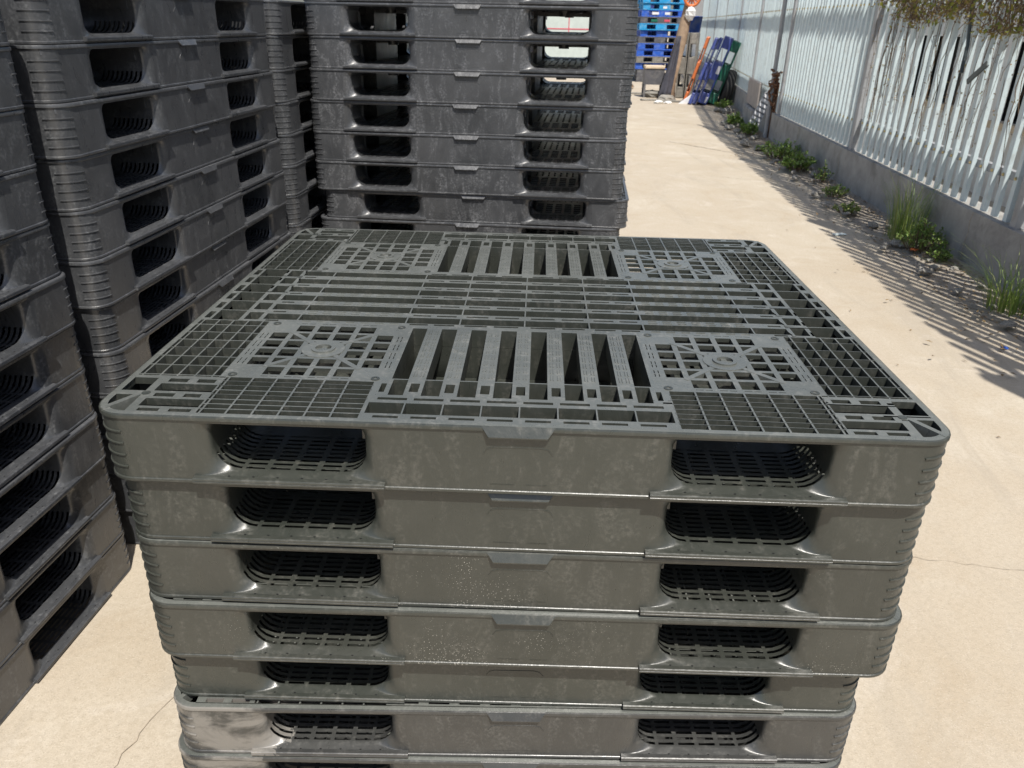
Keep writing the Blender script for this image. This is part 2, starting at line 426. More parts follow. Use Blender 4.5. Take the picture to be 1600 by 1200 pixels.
XI, YI = 0.638, 0.566      # inner edge of the rim
def top_deck_mesh():
    mb = MB(); zt = HP
    # rim
    sweep(mb, [(0.0135, HP), (0.003, HP)], mi=1)
    sweep(mb, [(0.012, HP - 0.0118), (0.012, HP - 0.001), (0.0135, HP)])
    sweep(mb, [(0.003, HP), (0.0008, HP - 0.001), (0.0, HP - 0.003), (0.0, HP - 0.0072), (0.0008, HP - 0.0082), (E_ + 0.001, HP - 0.0085)])
    for sx, sy in QUADS:
        S = dict(sx=sx, sy=sy)
        # fine lattice at the front, over the fork mouth
        ly = [0.434 + 0.0165 * k for k in range(8)] + [0.566]
        lx = [0.241] + [0.245 + 0.0397 * k for k in range(1, 7)] + [0.490]
        perf(mb, 0.241, 0.490, 0.434, YI, grid_holes(lx, ly, 0.003, 0.0024), zt, 0.0118, **S)
        # deep lattice at the side
        lx = [0.500, 0.5135, 0.5425, 0.5715, 0.6, 0.6295, 0.6378]
        ly = [0.172, 0.1985, 0.2375, 0.2765, 0.3145, 0.353, 0.392, 0.4315, 0.438]
        gh = grid_holes(lx, ly, 0.0028, 0.0028)
        perf(mb, 0.500, XI, 0.172, 0.438, gh, zt, 0.042, **S)
        # corner
        hs = [(0.500, 0.530, 0.447, 0.460), (0.545, 0.577, 0.447, 0.460), (0.4915, 0.584, 0.4665, 0.494),
              (0.503, 0.530, 0.502, 0.514), (0.545, 0.577, 0.502, 0.514), (0.4915, 0.584, 0.521, 0.547), (0.498, 0.532, 0.554, 0.5635), (0.547, 0.580, 0.554, 0.5635),
              (0.597, 0.70, 0.447, 0.495), (0.597, 0.70, 0.510, 0.70)]
        perf(mb, 0.490, XI, 0.438, YI, hs, zt, 0.0118, **S)
        # window arc fillets and diagonal rib, boss
        a = Vector((sx * 0.602, sy * 0.508, 0)); b = Vector((sx * 0.634, sy * 0.560, 0)); d = (b - a).normalized(); n_ = Vector((-d.y, d.x, 0)) * 0.0045
        vs = [p + Vector((0, 0, z)) for z in (zt - 0.02, zt + 0.0006) for p in (a - n_, b - n_, b + n_, a + n_)]
        mb.add(vs, [(0, 1, 2, 3), (4, 5, 6, 7), (0, 1, 5, 4), (1, 2, 6, 5), (2, 3, 7, 6), (3, 0, 4, 7)], 1)
        ring(mb, sx * 0.592, sy * 0.5035, 0.0, 0.0068, zt - 0.003, zt + 0.001)
        # side middle strip
        hs = []
        for k in range(3):
            yc = 0.0285 + 0.0575 * k
            hs.append((0.5275, 0.5565, yc - 0.0205, yc + 0.0205)); hs.append((0.6245, 0.6365, yc - 0.018, yc + 0.018))
        for a_, b_ in ((0.0015, 0.056), (0.059, 0.113), (0.116, 0.1705)): hs.append((0.565, 0.619, a_, b_))
        perf(mb, 0.519, 0.619, 0.0, 0.172, hs, zt, 0.05, **S); perf(mb, 0.619, XI, 0.0, 0.172, hs, zt, 0.0118, **S)
        # long centre slats running across
        hs = []
        sl = [(-0.1, 0.0115), (0.0455, 0.0705), (0.1035, 0.1285), (0.1605, 0.19)]
        for (a_, b_), (c_, d_) in zip(sl[:-1], sl[1:]):
            for x0_, x1_ in ((0.0015, 0.1265), (0.1295, 0.2335), (0.2365, 0.4485), (0.4515, 0.519)): hs.append((x0_, x1_, b_, c_))
        for yc in (0.0, 0.058, 0.116, 0.1665):
            for x0_, x1_ in ((0.012, 0.060), (0.074, 0.118), (0.138, 0.178), (0.190, 0.226), (0.486, 0.512)): hs.append((x0_, x1_, yc - 0.0033, yc + 0.0033))
            for i_ in range(7):
                x0_ = 0.248 + 0.029 * i_
                for o_ in ((-0.006, 0.006) if yc < 0.15 else (0.0,)): emb(mb, x0_, x0_ + 0.017, yc + o_ - 0.0007, yc + o_ + 0.0007, zt, sx, sy)
        perf(mb, 0.0, 0.519, 0.0, 0.172, hs, zt, 0.032, **S)
        # bars over the cross tunnel between the plates
        hs = []
        bars = [(-0.1, 0.014), (0.0437, 0.0717), (0.1015, 0.1295), (0.159, 0.1875), (0.2155, 0.3)]
        for (a_, b_), (c_, d_) in zip(bars[:-1], bars[1:]): hs.append((b_, c_, 0.187, 0.4205))
        for k in range(4):
            for o_ in (-0.006, 0.006):
                for i_ in range(8):
                    y0_ = 0.198 + 0.0275 * i_
                    xx = 0.0577 * k + o_
                    if xx < 0: continue
                    emb(mb, xx - 0.003, xx - 0.0017, y0_, y0_ + 0.019, zt, sx, sy); emb(mb, xx + 0.0017, xx + 0.003, y0_ + 0.001, y0_ + 0.020, zt, sx, sy)
        perf(mb, 0.0, 0.222, 0.172, 0.4235, hs, zt, 0.036, **S)
        # centre of the front edge
        hs = []
        for (a_, b_), (c_, d_) in zip(bars[:-1], bars[1:]): hs.append((b_, min(c_, 0.212), 0.4235, 0.482))
        for k in range(4): hs.append((max(0.0577 * k - 0.0075, -0.01), 0.0577 * k + 0.0075, 0.437, 0.469))
        hs.append((0.220, 0.229, 0.440, 0.472))
        for k in range(4):
            xc = 0.0288 + 0.0577 * k
            hs.append((xc - 0.0235, xc + 0.0235, 0.4915, 0.4995)); hs.append((xc - 0.0195, xc + 0.0195, 0.5535, 0.5605))
        for a_, b_ in ((0.0012, 0.058), (0.0604, 0.118), (0.1204, 0.178), (0.1804, 0.236)): hs.append((a_, b_, 0.510, 0.5465))
        perf(mb, 0.0, 0.241, 0.4235, 0.5465, hs, zt, 0.045, **S); perf(mb, 0.0, 0.241, 0.5465, YI, hs, zt, 0.0118, **S)
        # link from plate to corner
        perf(mb, 0.222, 0.241, 0.434, 0.4345, [], zt, 0.02, **S)
        # block walls inside
        z0, z1 = 0.012, HP - 0.02
        q = lambda x0_, y0_, x1_, y1_, za=z0, zb_=z1: mb.quad((sx * x0_, sy * y0_, za), (sx * x1_, sy * y1_, za), (sx * x1_, sy * y1_, zb_), (sx * x0_, sy * y0_, zb_))
        q(0, 0.187, 0.242, 0.187, z0, HP - 0.0364); q(0.242, 0.0, 0.242, 0.187)
        q(0, 0.41, 0.242, 0.41); q(0.462, 0.0, 0.462, 0.2)
        q(0, 0.4235, 0.22, 0.4235, 0.03, HP - 0.0454)
        q(0.2155, 0.1872, 0.2155, 0.4233, 0.03, HP - 0.0364)
    return mb
def ring(mb, cx, cy, r0, r1, z0, z1, n=14, mi=0):
    vs = []; fs = []
    for k in range(n):
        a = 2 * PI * k / n; c, s = math.cos(a), math.sin(a)
        vs += [(cx + r0 * c, cy + r0 * s, z1), (cx + r1 * c, cy + r1 * s, z1), (cx + r1 * c, cy + r1 * s, z0), (cx + r0 * c, cy + r0 * s, z0)]
    for k in range(n):
        j = (k + 1) % n
        for a, b in ((0, 1), (1, 2), (3, 0)) if r0 > 0 else ((0, 1), (1, 2)):
            fs.append((4 * k + a, 4 * j + a, 4 * j + b, 4 * k + b))
    mb.add(vs, fs)
PCX, PCY = 0.3605, 0.305
def plate_mesh(sx, sy):     # square grating plate with a hub
    mb = MB(); zt = HP; S = dict(sx=sx, sy=sy)
    hs = []
    for i in range(6):
        for j in range(6):
            if i in (0, 5) and j in (0, 5): continue
            x0 = 0.246 + 0.0398 * i; y0 = 0.1905 + 0.0396 * j
            hs.append((x0, x0 + 0.0300, y0, y0 + 0.031))
    for j in range(1, 5):
        y0 = 0.1935 + 0.0396 * j
        for xx in (0.2275, 0.2345, 0.4825, 0.4915): hs.append((xx, xx + 0.0016, y0, y0 + 0.012)); hs.append((xx, xx + 0.0016, y0 + 0.0145, y0 + 0.0265))
    for i in range(1, 5):
        x0 = 0.248 + 0.0398 * i
        for yy in (0.4255, 0.1790): hs.append((x0, x0 + 0.013, yy, yy + 0.0018)); hs.append((x0 + 0.016, x0 + 0.028, yy, yy + 0.0018))
    perf(mb, 0.222, 0.500, 0.172, 0.434, hs, zt, 0.008, **S)
    for ax, ay in ((1, 1), (1, -1), (-1, 1), (-1, -1)):
        a = Vector((sx * (PCX + ax * 0.024), sy * (PCY + ay * 0.024), 0)); b = Vector((sx * (PCX + ax * 0.083), sy * (PCY + ay * 0.083), 0))
        d = (b - a).normalized(); n_ = Vector((-d.y, d.x, 0)) * 0.0048
        vs = [p + Vector((0, 0, z)) for z in (zt - 0.02, zt + 0.0006) for p in (a - n_, b - n_, b + n_, a + n_)]
        mb.add(vs, [(0, 1, 2, 3), (4, 5, 6, 7), (0, 1, 5, 4), (1, 2, 6, 5), (2, 3, 7, 6), (3, 0, 4, 7)], 1)
    for cx, cy in ((0.238, 0.186), (0.482, 0.184), (0.243, 0.424), (0.483, 0.424)): ring(mb, sx * cx, sy * cy, 0.0035, 0.0075, zt - 0.003, zt + 0.0012)
    return mb
def hub_mesh(sx, sy):
    mb = MB(); zt = HP
    ring(mb, sx * PCX, sy * PCY, 0.0185, 0.0385, zt - 0.02, zt + 0.0012, 24)
    ring(mb, sx * PCX, sy * PCY, 0.0145, 0.0215, zt - 0.035, zt + 0.004, 24)
    return mb

OPEN = {0: (0.3525, 0.1185), 1: (0.305, 0.112)}
def side_T(k):      # local side frame (s along, d inwards, z) -> pallet frame
    if k == 0: return lambda s, d, z: (s, -HY + d, z)
    if k == 2: return lambda s, d, z: (-s, HY - d, z)
    if k == 1: return lambda s, d, z: (HX - d, s, z)
    return lambda s, d, z: (-HX + d, -s, z)
def loop_pts(c, w_, zt, zb, rt, rb):
    pts = []; n = 5
    for k in range(n + 1):                       # top left: from wall to roof
        a = R(180 - 90 * k / n); pts.append((c - w_ + rt + rt * math.cos(a), zt - rt + rt * math.sin(a)))
    for k in range(n + 1):
        a = R(90 - 90 * k / n); pts.append((c + w_ - rt + rt * math.cos(a), zt - rt + rt * math.sin(a)))
    for k in range(n + 1):                       # bottom right
        a = R(0 - 90 * k / n); pts.append((c + w_ - rb + rb * math.cos(a), zb + rb + rb * math.sin(a)))
    fl = [0.04, 0.225, 0.28, 0.475, 0.525, 0.72, 0.775, 0.96]
    x1, x0 = c + w_ - rb, c - w_ + rb
    for t_ in fl: pts.append((x1 + (x0 - x1) * t_, zb))
    for k in range(n + 1):
        a = R(270 - 90 * k / n); pts.append((c - w_ + rb + rb * math.cos(a), zb + rb + rb * math.sin(a)))
    return pts          # 0-5 TL, 6-11 TR, 12-17 BR, 18-25 floor, 26-31 BL
def side_wall_mesh():
    mb = MB()
    ZT, ZB = HP - 0.008, 0.007
    for k in range(4):
        T = side_T(k); c0, w0 = OPEN[k % 2]; half = (HX if k % 2 == 0 else HY) - RC
        FL = 0.030; wf = w0 + FL; zt, zb = HP - 0.0125, 0.0145
        cuts = [-half, -c0 - wf, -c0 + wf, c0 - wf, c0 + wf, half]
        for a, b in ((cuts[0], cuts[1]), (cuts[2], cuts[3]), (cuts[4], cuts[5])):
            mb.quad(T(a, E_, ZB), T(b, E_, ZB), T(b, E_, ZT), T(a, E_, ZT), 0, True)
        inner = (0.168 if k % 2 == 0 else 0.188)
        for c in (-c0, c0):
            secs = []
            for th in (0, 18, 36, 54, 72, 90):
                a = R(th); f = math.sin(a)
                secs.append((E_ + 0.016 * (1 - math.cos(a)), wf - FL * f, zb + 0.0045 * (1 - math.cos(a)), 0.02, 0.008 + 0.03 * (1 - math.cos(a)) ** 0.7))
            last = secs[-1]; dep = [last[0]]; slot_rows = set()
            for r_ in range(9):
                d0 = 0.0205 + 0.0128 * r_
                dep += [d0, d0 + 0.0055]
            dep.append(0.14); dep.append(inner)
            for i_, d in enumerate(dep[1:]): secs.append((d, *last[1:]))
            slot_rows = {6 + 2 * r_ for r_ in range(9)}
            rings = [[(p[0], d, p[1]) for p in loop_pts(c, w_, zt, z_b, rt, rb)] for d, w_, z_b, rt, rb in secs]
            n = len(rings[0])
            vs = [T(*p) for rg in rings for p in rg]; fs = []
            slotcols = {14, 15, 16, 18, 20, 22, 24, 26, 27, 28}
            slotcols = {13, 14, 15, 16, 18, 20, 22, 24, 26, 27, 28, 29}
            for i in range(len(rings) - 1):
                for q in range(n):
                    j = (q + 1) % n
                    if i in slot_rows and q in slotcols: continue
                    if q in range(12, 31) and i == len(rings) - 2 and False: continue
                    if k % 2 == 1 and q in range(0, 12) and 5 <= i and q != 11: continue   # side tunnels have no ceiling
                    fs.append((i * n + q, i * n + j, (i + 1) * n + j, (i + 1) * n + q))
            mb.add(vs, fs, 0, True)
            # wall above and below the mouth
            o = loop_pts(c, wf, zt, zb, 0.02, 0.008)
            up = o[0:12]; dn = [o[12 + i] for i in range(20)]
            for a, b in zip(up[:-1], up[1:]): mb.quad(T(a[0], E_, a[1]), T(b[0], E_, b[1]), T(b[0], E_, ZT), T(a[0], E_, ZT), 0, True)
            for a, b in zip(dn[:-1], dn[1:]): mb.quad(T(a[0], E_, a[1]), T(b[0], E_, b[1]), T(b[0], E_, ZB), T(a[0], E_, ZB), 0, True)
    # corners
    n = 8
    for (sx, sy, a0) in ((1, 1, 0), (-1, 1, 90), (-1, -1, 180), (1, -1, 270)):
        cx, cy = sx * (HX - RC), sy * (HY - RC); r = RC - E_
        pr = [(cx + r * math.cos(R(a0 + 90 * k / n)), cy + r * math.sin(R(a0 + 90 * k / n))) for k in range(n + 1)]
        for a, b in zip(pr[:-1], pr[1:]): mb.quad((*a, ZB), (*b, ZB), (*b, ZT), (*a, ZT), 0, True)
        for q in range(4):     # grip ridges
            zc = 0.026 + 0.0205 * q; hh = 0.0018
            ang = [R(a0 + 4 + 82 * k / 9) for k in range(10)]
            prof = [(r - 0.001, zc - hh), (r + 0.0021, zc - hh * 0.55), (r + 0.0021, zc + hh * 0.55), (r - 0.001, zc + hh)]
            vs = [(cx + rr * math.cos(a), cy + rr * math.sin(a), z) for a in ang for rr, z in prof]
            fs = [(4 * i + u, 4 * i + u + 1, 4 * i + u + 5, 4 * i + u + 4) for i in range(9) for u in range(3)] + [(0, 1, 2, 3), (36, 37, 38, 39)]
            mb.add(vs, fs, 0, False)
    # bead round the foot
    sweep(mb, [(E_ + 0.001, 0.0075), (0.0022, 0.007), (0.0012, 0.0058), (0.0012, 0.0018), (0.003, 0.0), (0.02, 0.0)])
    # faint moulded outline in the middle of each long side
    for k in (0, 2):
        T = side_T(k)
        arc = [(-0.052, 0.070), (-0.046, 0.079), (-0.036, 0.082), (0.036, 0.0825), (0.046, 0.0795), (0.053, 0.070)]
        for (a, b) in zip(arc[:-1], arc[1:]):
            mb.quad(T(a[0], E_ - 0.0008, a[1]), T(b[0], E_ - 0.0008, b[1]), T(b[0], E_ - 0.0008, b[1] + 0.0012), T(a[0], E_ - 0.0008, a[1] + 0.0012))
            mb.quad(T(a[0], E_ - 0.0008, a[1] + 0.0012), T(b[0], E_ - 0.0008, b[1] + 0.0012), T(b[0], E_ + 0.001, b[1] + 0.0012), T(a[0], E_ + 0.001, a[1] + 0.0012))
        for a, b in ((-0.042, -0.004), (0.014, 0.045)):
            mb.quad(T(a, E_ - 0.0006, 0.017), T(b, E_ - 0.0006, 0.017), T(b, E_ - 0.0006, 0.0178), T(a, E_ - 0.0006, 0.0178))
    return mb
def tab_mesh(k):
    mb = MB(); T = side_T(k)
    zt, zb = HP + 0.0004, HP - 0.0165
    a, b = 0.056, 0.044
    vs = [T(-a, 0.002, zt), T(a, 0.002, zt), T(a - 0.001, 0.0008, zt - 0.0006), T(-a + 0.001, 0.0008, zt - 0.0006),
          T(-b, -0.0066, zb + 0.0022), T(b, -0.0066, zb + 0.0022), T(b, -0.0062, zb), T(-b, -0.0062, zb), T(b, E_, zb + 0.001), T(-b, E_, zb + 0.001), T(a, E_, zt - 0.002), T(-a, E_, zt - 0.002)]
    mb.add(vs, [(0, 1, 2, 3), (3, 2, 5, 4), (4, 5, 6, 7), (7, 6, 8, 9), (1, 10, 8, 6, 5, 2), (0, 3, 4, 7, 9, 11)])
    return mb
def ledge_mesh(k, c):
    mb = MB(); T = side_T(k); hw = 0.149
    # cross-section (d, z): sloping top, rounded nose, face
    pr = [(0.022, 0.0152), (0.004, 0.0143), (-0.0045, 0.0137), (-0.0066, 0.0126), (-0.007, 0.0098), (-0.006, 0.0090), (-0.0068, 0.0082), (-0.0066, 0.0052), (-0.005, 0.0040), (0.02, 0.0040)]
    vs = [T(c + s * hw, d, z) for s in (-1, 1) for d, z in pr]; n = len(pr)
    fs = [(i, i + 1, n + i + 1, n + i) for i in range(n - 1)] + [tuple(range(n)), tuple(n + n - 1 - i for i in range(n))]
    mb.add(vs, fs)
    for i in range(6):      # drain holes: flat dark discs, the shade inside them painted
        s = c + (-0.095 + 0.038 * i); p = []
        for q in range(7): a = 2 * PI * q / 7; p.append(T(s + 0.0021 * math.cos(a), 0.004 + 0.0021 * math.sin(a), 0.0149))
        mb.add(p, [tuple(range(7))], 1)
    return mb
def bottom_deck_mesh():
    mb = MB(); zt = 0.0165
    for sx, sy in QUADS:
        S = dict(sx=sx, sy=sy)
        hs = [(0.252 + 0.042 * i, 0.252 + 0.042 * i + 0.030, 0.21 + 0.042 * j, 0.21 + 0.042 * j + 0.030) for i in range(5) for j in range(5)]
        perf(mb, 0.2425, 0.4615, 0.2, 0.41, hs, zt, 0.012, **S)
        hs = [(0.01 + 0.056 * i, 0.01 + 0.056 * i + 0.044, 0.215 + 0.028 * j, 0.215 + 0.028 * j + 0.009) for i in range(4) for j in range(7)]
        perf(mb, 0, 0.2415, 0.1875, 0.41, hs, zt, 0.012, **S)
        hs = [(0.262 + 0.028 * j, 0.262 + 0.028 * j + 0.009, 0.01 + 0.056 * i, 0.01 + 0.056 * i + 0.044) for i in range(3) for j in range(7)]
        perf(mb, 0.2425, 0.4615, 0, 0.2, hs, zt, 0.012, **S)
        perf(mb, 0, 0.2415, 0, 0.187, [], zt - 0.002, 0.010, **S)
        perf(mb, 0, 0.2415, 0.411, 0.56, [(0.02, 0.22, 0.44, 0.54)], zt - 0.003, 0.010, **S)
        perf(mb, 0.463, 0.60, 0.411, 0.53, [(0.48, 0.58, 0.43, 0.51)], zt - 0.003, 0.010, **S)
        perf(mb, 0.463, 0.63, 0, 0.199, [(0.48, 0.61, 0.02, 0.18)], zt - 0.003, 0.010, **S)
    return mb

def make_pallet(matkey):
    mt = M[matkey]
    root = empty('pallet')
    dm = M['deck_worn_lit']
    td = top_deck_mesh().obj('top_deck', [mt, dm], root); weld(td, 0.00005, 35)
    for sx, sy in QUADS:
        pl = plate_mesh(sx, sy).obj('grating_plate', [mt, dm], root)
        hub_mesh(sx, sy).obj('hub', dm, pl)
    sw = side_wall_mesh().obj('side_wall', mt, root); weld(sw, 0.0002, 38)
    bottom_deck_mesh().obj('bottom_deck', [mt, mt], root)
    for k in range(4):
        t_ = tab_mesh(k).obj('edge_tab', mt, root); weld(t_, 0.00005)
        for s in (-1, 1):
            l = ledge_mesh(k, s * OPEN[k % 2][0]).obj('fork_ledge', [mt, M['dark']], root); weld(l, 0.00003)
    return root
def remat(root, matkey):
    for o in all_children(root):
        for sl_ in o.material_slots:
            old = sl_.material
            if old == M['dark']: continue
            new = M[matkey]
            if old == M['deck_worn_lit']:
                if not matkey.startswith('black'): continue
                new = M['deck_black_lit']
            sl_.link = 'OBJECT'; sl_.material = new
PROTO = make_pallet('worn')
used = [False]
def place(x, y, level, rz, mat, label, group, scale=1.0, tilt=0.0):
    if not used[0]: o = PROTO; used[0] = True
    else: o = copy_tree(PROTO)
    o.location = (x, y, level * H); o.rotation_euler = (0, tilt, rz)
    o.scale = (scale, scale, 1)
    if mat != 'worn': remat(o, mat)
    tag(o, label, 'pallet', group)
    return o
ORD = ['first', 'second', 'third', 'fourth', 'fifth', 'sixth', 'seventh', 'eighth', 'ninth', 'tenth', 'eleventh', 'twelfth', 'thirteenth', 'fourteenth']
MAIN = [(0.004, 0.0, 0.0, 'worn', 1.0, 'grey plastic pallet on top of the nearest stack, whole lattice deck in view'),
        (0.008, 0.014, 0.0024, 'worn', 1.0, 'grey pallet second from top of nearest stack, shaded by the one above'),
        (0.008, 0.013, 0.007, 'worn_speck', 1.0, 'lightly speckled grey pallet, third from top of the nearest stack'),
        (0.012, 0.003, 0.014, 'worn_speck', 1.0, 'white speckled grey pallet with dirt on its fork ledge, fourth down nearest stack'),
        (-0.004, 0.020, 0.020, 'worn', 0.983, 'grey pallet set back under the speckled one, fifth down nearest stack'),
        (-0.007, 0.004, 0.034, 'worn_smear', 0.983, 'grey pallet with pale clay smear at its corner, sixth down nearest stack'),
        (-0.012, -0.006, 0.028, 'worn_smear', 0.983, 'lowest grey pallet of the nearest stack, cut by the bottom of the picture')]
for i, (x, y, rz, mt_, sc_, lb) in enumerate(MAIN):
    place(x, y, 6 - i, rz, mt_, lb, 'pallets in the nearest stack', sc_)
rj = random.Random(11)
def stack(corner, local, rz, n, mat, words, group, jit=0.006, over={}):
    ca, sa = math.cos(rz), math.sin(rz)
    cx = corner[0] - (local[0] * ca - local[1] * sa); cy = corner[1] - (local[0] * sa + local[1] * ca)
    for lv in range(n):
        j = over.get(lv, (rj.uniform(-jit, jit), rj.uniform(-jit, jit)))
        place(cx + j[0], cy + j[1], lv, rz + rj.uniform(-0.004, 0.004), mat, words(lv, n), group)
stack((-1.0554, 0.1115), (0.646, -0.574), 1.5132, 12, 'black', lambda l, n: 'dark grey pallet, %s up from the ground in the stack at the left edge' % ORD[l], 'pallets in the left edge stack')
stack((-1.0392, 0.1817), (-0.644, -0.574), 1.5141, 12, 'black', lambda l, n: 'dark grey pallet, %s down in the tall stack left of the nearest deck' % ORD[n - 1 - l], 'pallets in the tall left stack')
stack((-0.9151, 1.7156), (-0.645, -0.574), -0.0593, 13, 'black_back', lambda l, n: 'scuffed dark pallet, %s down in the stack directly behind the nearest one' % ORD[n - 1 - l], 'pallets in the stack behind', 0.007,
      {5: (0.022, 0.004), 6: (-0.006, -0.004), 12: (0.0, 0.0)})
stack((-0.965, 1.555), (-0.646, -0.574), 1.5141, 12, 'black', lambda l, n: 'dark pallet, %s down in the narrow glimpsed stack in the gap at back left' % ORD[n - 1 - l], 'pallets in the hidden gap stack')

# ------------------------------------------------------------------ fence
def fdir(y0, y1):
    v = Vector((FX(y1) - FX(y0), y1 - y0, 0)); return v.length, math.atan2(v.y, v.x)
def picket_mb(h0, h1, V=0.023, wd=0.0255):
    mb = MB()
    # V-section picket: local x along fence, local y towards the yard (negative)
    pr = [(-wd, 0.0), (-0.021, -V), (0.021, -V), (wd, 0.0)]
    th = 0.0025
    pts = pr + [(x, y + th) for x, y in reversed(pr)]
    n = len(pts)
    vs = [(x, y, z) for z in (h0, h1) for x, y in pts]
    fs = [(i, (i + 1) % n, n + (i + 1) % n, n + i) for i in range(n)]
    fs += [tuple(range(n - 1, -1, -1)), tuple(range(n, 2 * n))]
    mb.add(vs, fs)
    # pointed tip
    mb.add([(-0.0255, 0, h1), (0.0255, 0, h1), (0.0, -V, h1), (0, -0.006, h1 + 0.09)], [(0, 2, 3), (2, 1, 3), (1, 0, 3)])
    return mb
def bolt_mb(z):
    mb = MB(); n = 8
    for (r0, y0), (r1, y1) in (((0.011, -0.0225), (0.010, -0.029)), ((0.010, -0.029), (0.005, -0.033))):
        vs = [(r * math.cos(2 * PI * k / n), y, z + r * math.sin(2 * PI * k / n)) for r, y in ((r0, y0), (r1, y1)) for k in range(n)]
        mb.add(vs, [(k, (k + 1) % n, n + (k + 1) % n, n + k) for k in range(n)] + [tuple(range(n, 2 * n))], 0, True)
    return mb
HF = 2.95
pkm = picket_mb(0.365, HF)
for z in (0.612, 1.572): b_ = bolt_mb(z); pkm.add(b_.v, b_.f, 1)
pk = pkm.obj('picket', [M['fence'], M['brass']])
pk_first = [True]
fence = tag(empty('fence', (FX(2.92), 2.92, 0)), 'pale blue steel palisade fence on a low grey wall along the right side', 'fence')
posts = [-3.05, -0.05, 2.92, 5.95, 8.95, 11.95, 14.95, 17.95, 20.95, 23.95, 26.95]
where = {-3.05: None}
for i in range(len(posts) - 1):
    y0, y1 = posts[i], posts[i + 1]
    if i == 0: continue
    L, a = fdir(y0, y1)
    root = empty('fence_panel', (FX(y0) - FX(2.92), y0 - 2.92, 0), (0, 0, a)); root.parent = fence
    # in the panel frame, +x runs along the fence, and +y is to the yard side (left of travel), so pickets are turned by 180 degrees
    near = i <= 4
    pitch = 0.1435 if i <= 2 else 0.125
    n = int((L - 0.12) / pitch)
    for k in range(n):
        if pk_first[0]: p = pk; pk_first[0] = False
        else:
            p = pk.copy(); COL.objects.link(p)
        p.parent = root
        p.location = (0.09 + pitch * (k + 0.25), 0.0, 0); p.rotation_euler = (rj.uniform(-0.004, 0.004), rj.uniform(-0.006, 0.006), PI)
    for z in (0.612, 1.572, 2.5):
        r_ = MB(); r_.box(0.035, L - 0.035, -0.045, -0.004, z - 0.024, z + 0.024); r_.obj('rail', M['rail'], root)
for i, y in enumerate(posts):
    if y < -1: continue
    L, a = fdir(y, y + 1)
    root = MB(); root.rbox(-0.035, 0.035, -0.07, 0.035, 0.30, HF + 0.08, 0.004)
    root.box(-0.075, 0.075, 0.0, 0.006, 0.36, 0.365)
    o = root.obj('post', M['steel'], fence, (FX(y) - FX(2.92), y - 2.92, 0)); o.rotation_euler = (0, 0, a)
# low concrete wall under the fence
mb = MB()
yy = [-3.05, 0, 3.0, 5.95, 8.95, 11.95, 14.95, 17.95, 22, 27]
for a, b in zip(yy[:-1], yy[1:]):
    x0, x1 = FX(a), FX(b)
    f = [(x0 - 0.06, a), (x1 - 0.06, b), (x1 + 0.12, b), (x0 + 0.12, a)]
    h = 0.355
    vs = [(x, y, z) for z in (-0.05, h) for x, y in f]
    mb.add(vs, [(0, 1, 5, 4), (4, 5, 6, 7), (2, 3, 7, 6)])
low = mb.obj('low_wall', M['concrete'])
tag(low, 'low grey concrete wall carrying the pale palisade fence', 'low wall')
for y_, dx_ in ((3.35, 0), (4.6, 0), (6.1, 0), (7.7, 0)):
    c_ = MB()
    pts = [(FX(y_) - 0.0615, y_ + rj.uniform(-.02, .02), 0.05 + 0.06 * i) for i in range(6)]
    for a, b in zip(pts[:-1], pts[1:]): c_.quad((a[0], a[1] - .003, a[2]), (a[0], a[1] + .003, a[2]), (b[0], b[1] + .003, b[2]), (b[0], b[1] - .003, b[2]))
    c_.obj('wall_crack', M['crack'], low)

# white building behind the fence
bld = empty('building', (4.0, 3, 0)); tag(bld, 'white plastered building with dark windows behind the fence', 'building')
mb = MB()
BX = 3.78 - 4.0
wins = [(4.75, 5.75, 0.66, 1.30), (6.6, 7.9, 0.7, 1.32)]
ys = sorted({-5.0, 9.0} | {v for w_ in wins for v in w_[:2]}); zs = sorted({0.0, 2.6} | {v for w_ in wins for v in w_[2:]})
slope = 0.055
for a, b in zip(ys[:-1], ys[1:]):
    for c, d in zip(zs[:-1], zs[1:]):
        cy, cz = (a + b) / 2, (c + d) / 2
        if any(w_[0] < cy < w_[1] and w_[2] < cz < w_[3] for w_ in wins): continue
        mb.quad((BX + slope * a, a - 3, c), (BX + slope * b, b - 3, c), (BX + slope * b, b - 3, d), (BX + slope * a, a - 3, d))
mb.quad((BX + slope * 9, 6, 0), (BX + slope * 9 + 3, 40, 0), (BX + slope * 9 + 3, 40, 2.6), (BX + slope * 9, 6, 2.6))
mb.box(BX - .6, BX + 5, -8.0, 9, 2.601, 2.66) if False else None
mb.obj('wall', M['wallpaint'], bld)
for a, b, c, d in wins:
    f = MB(); x0, x1 = BX + slope * a, BX + slope * b
    f.quad((x0 + .25, a - 3, c), (x1 + .25, b - 3, c), (x1 + .25, b - 3, d), (x0 + .25, a - 3, d))
    for (p, q) in (((a, c), (b, c)), ((b, c), (b, d)), ((b, d), (a, d)), ((a, d), (a, c))):
        xa, xb = BX + slope * p[0], BX + slope * q[0]
        f.quad((xa, p[0] - 3, p[1]), (xb, q[0] - 3, q[1]), (xb + .25, q[0] - 3, q[1]), (xa + .25, p[0] - 3, p[1]))
    fo = f.obj('window', M['dark'], bld)
    s_ = MB(); s_.box(BX + slope * a - .04, BX + slope * b + .05, a - 3.05, b - 2.95, c - .06, c - .002); s_.obj('sill', M['wood'], fo)

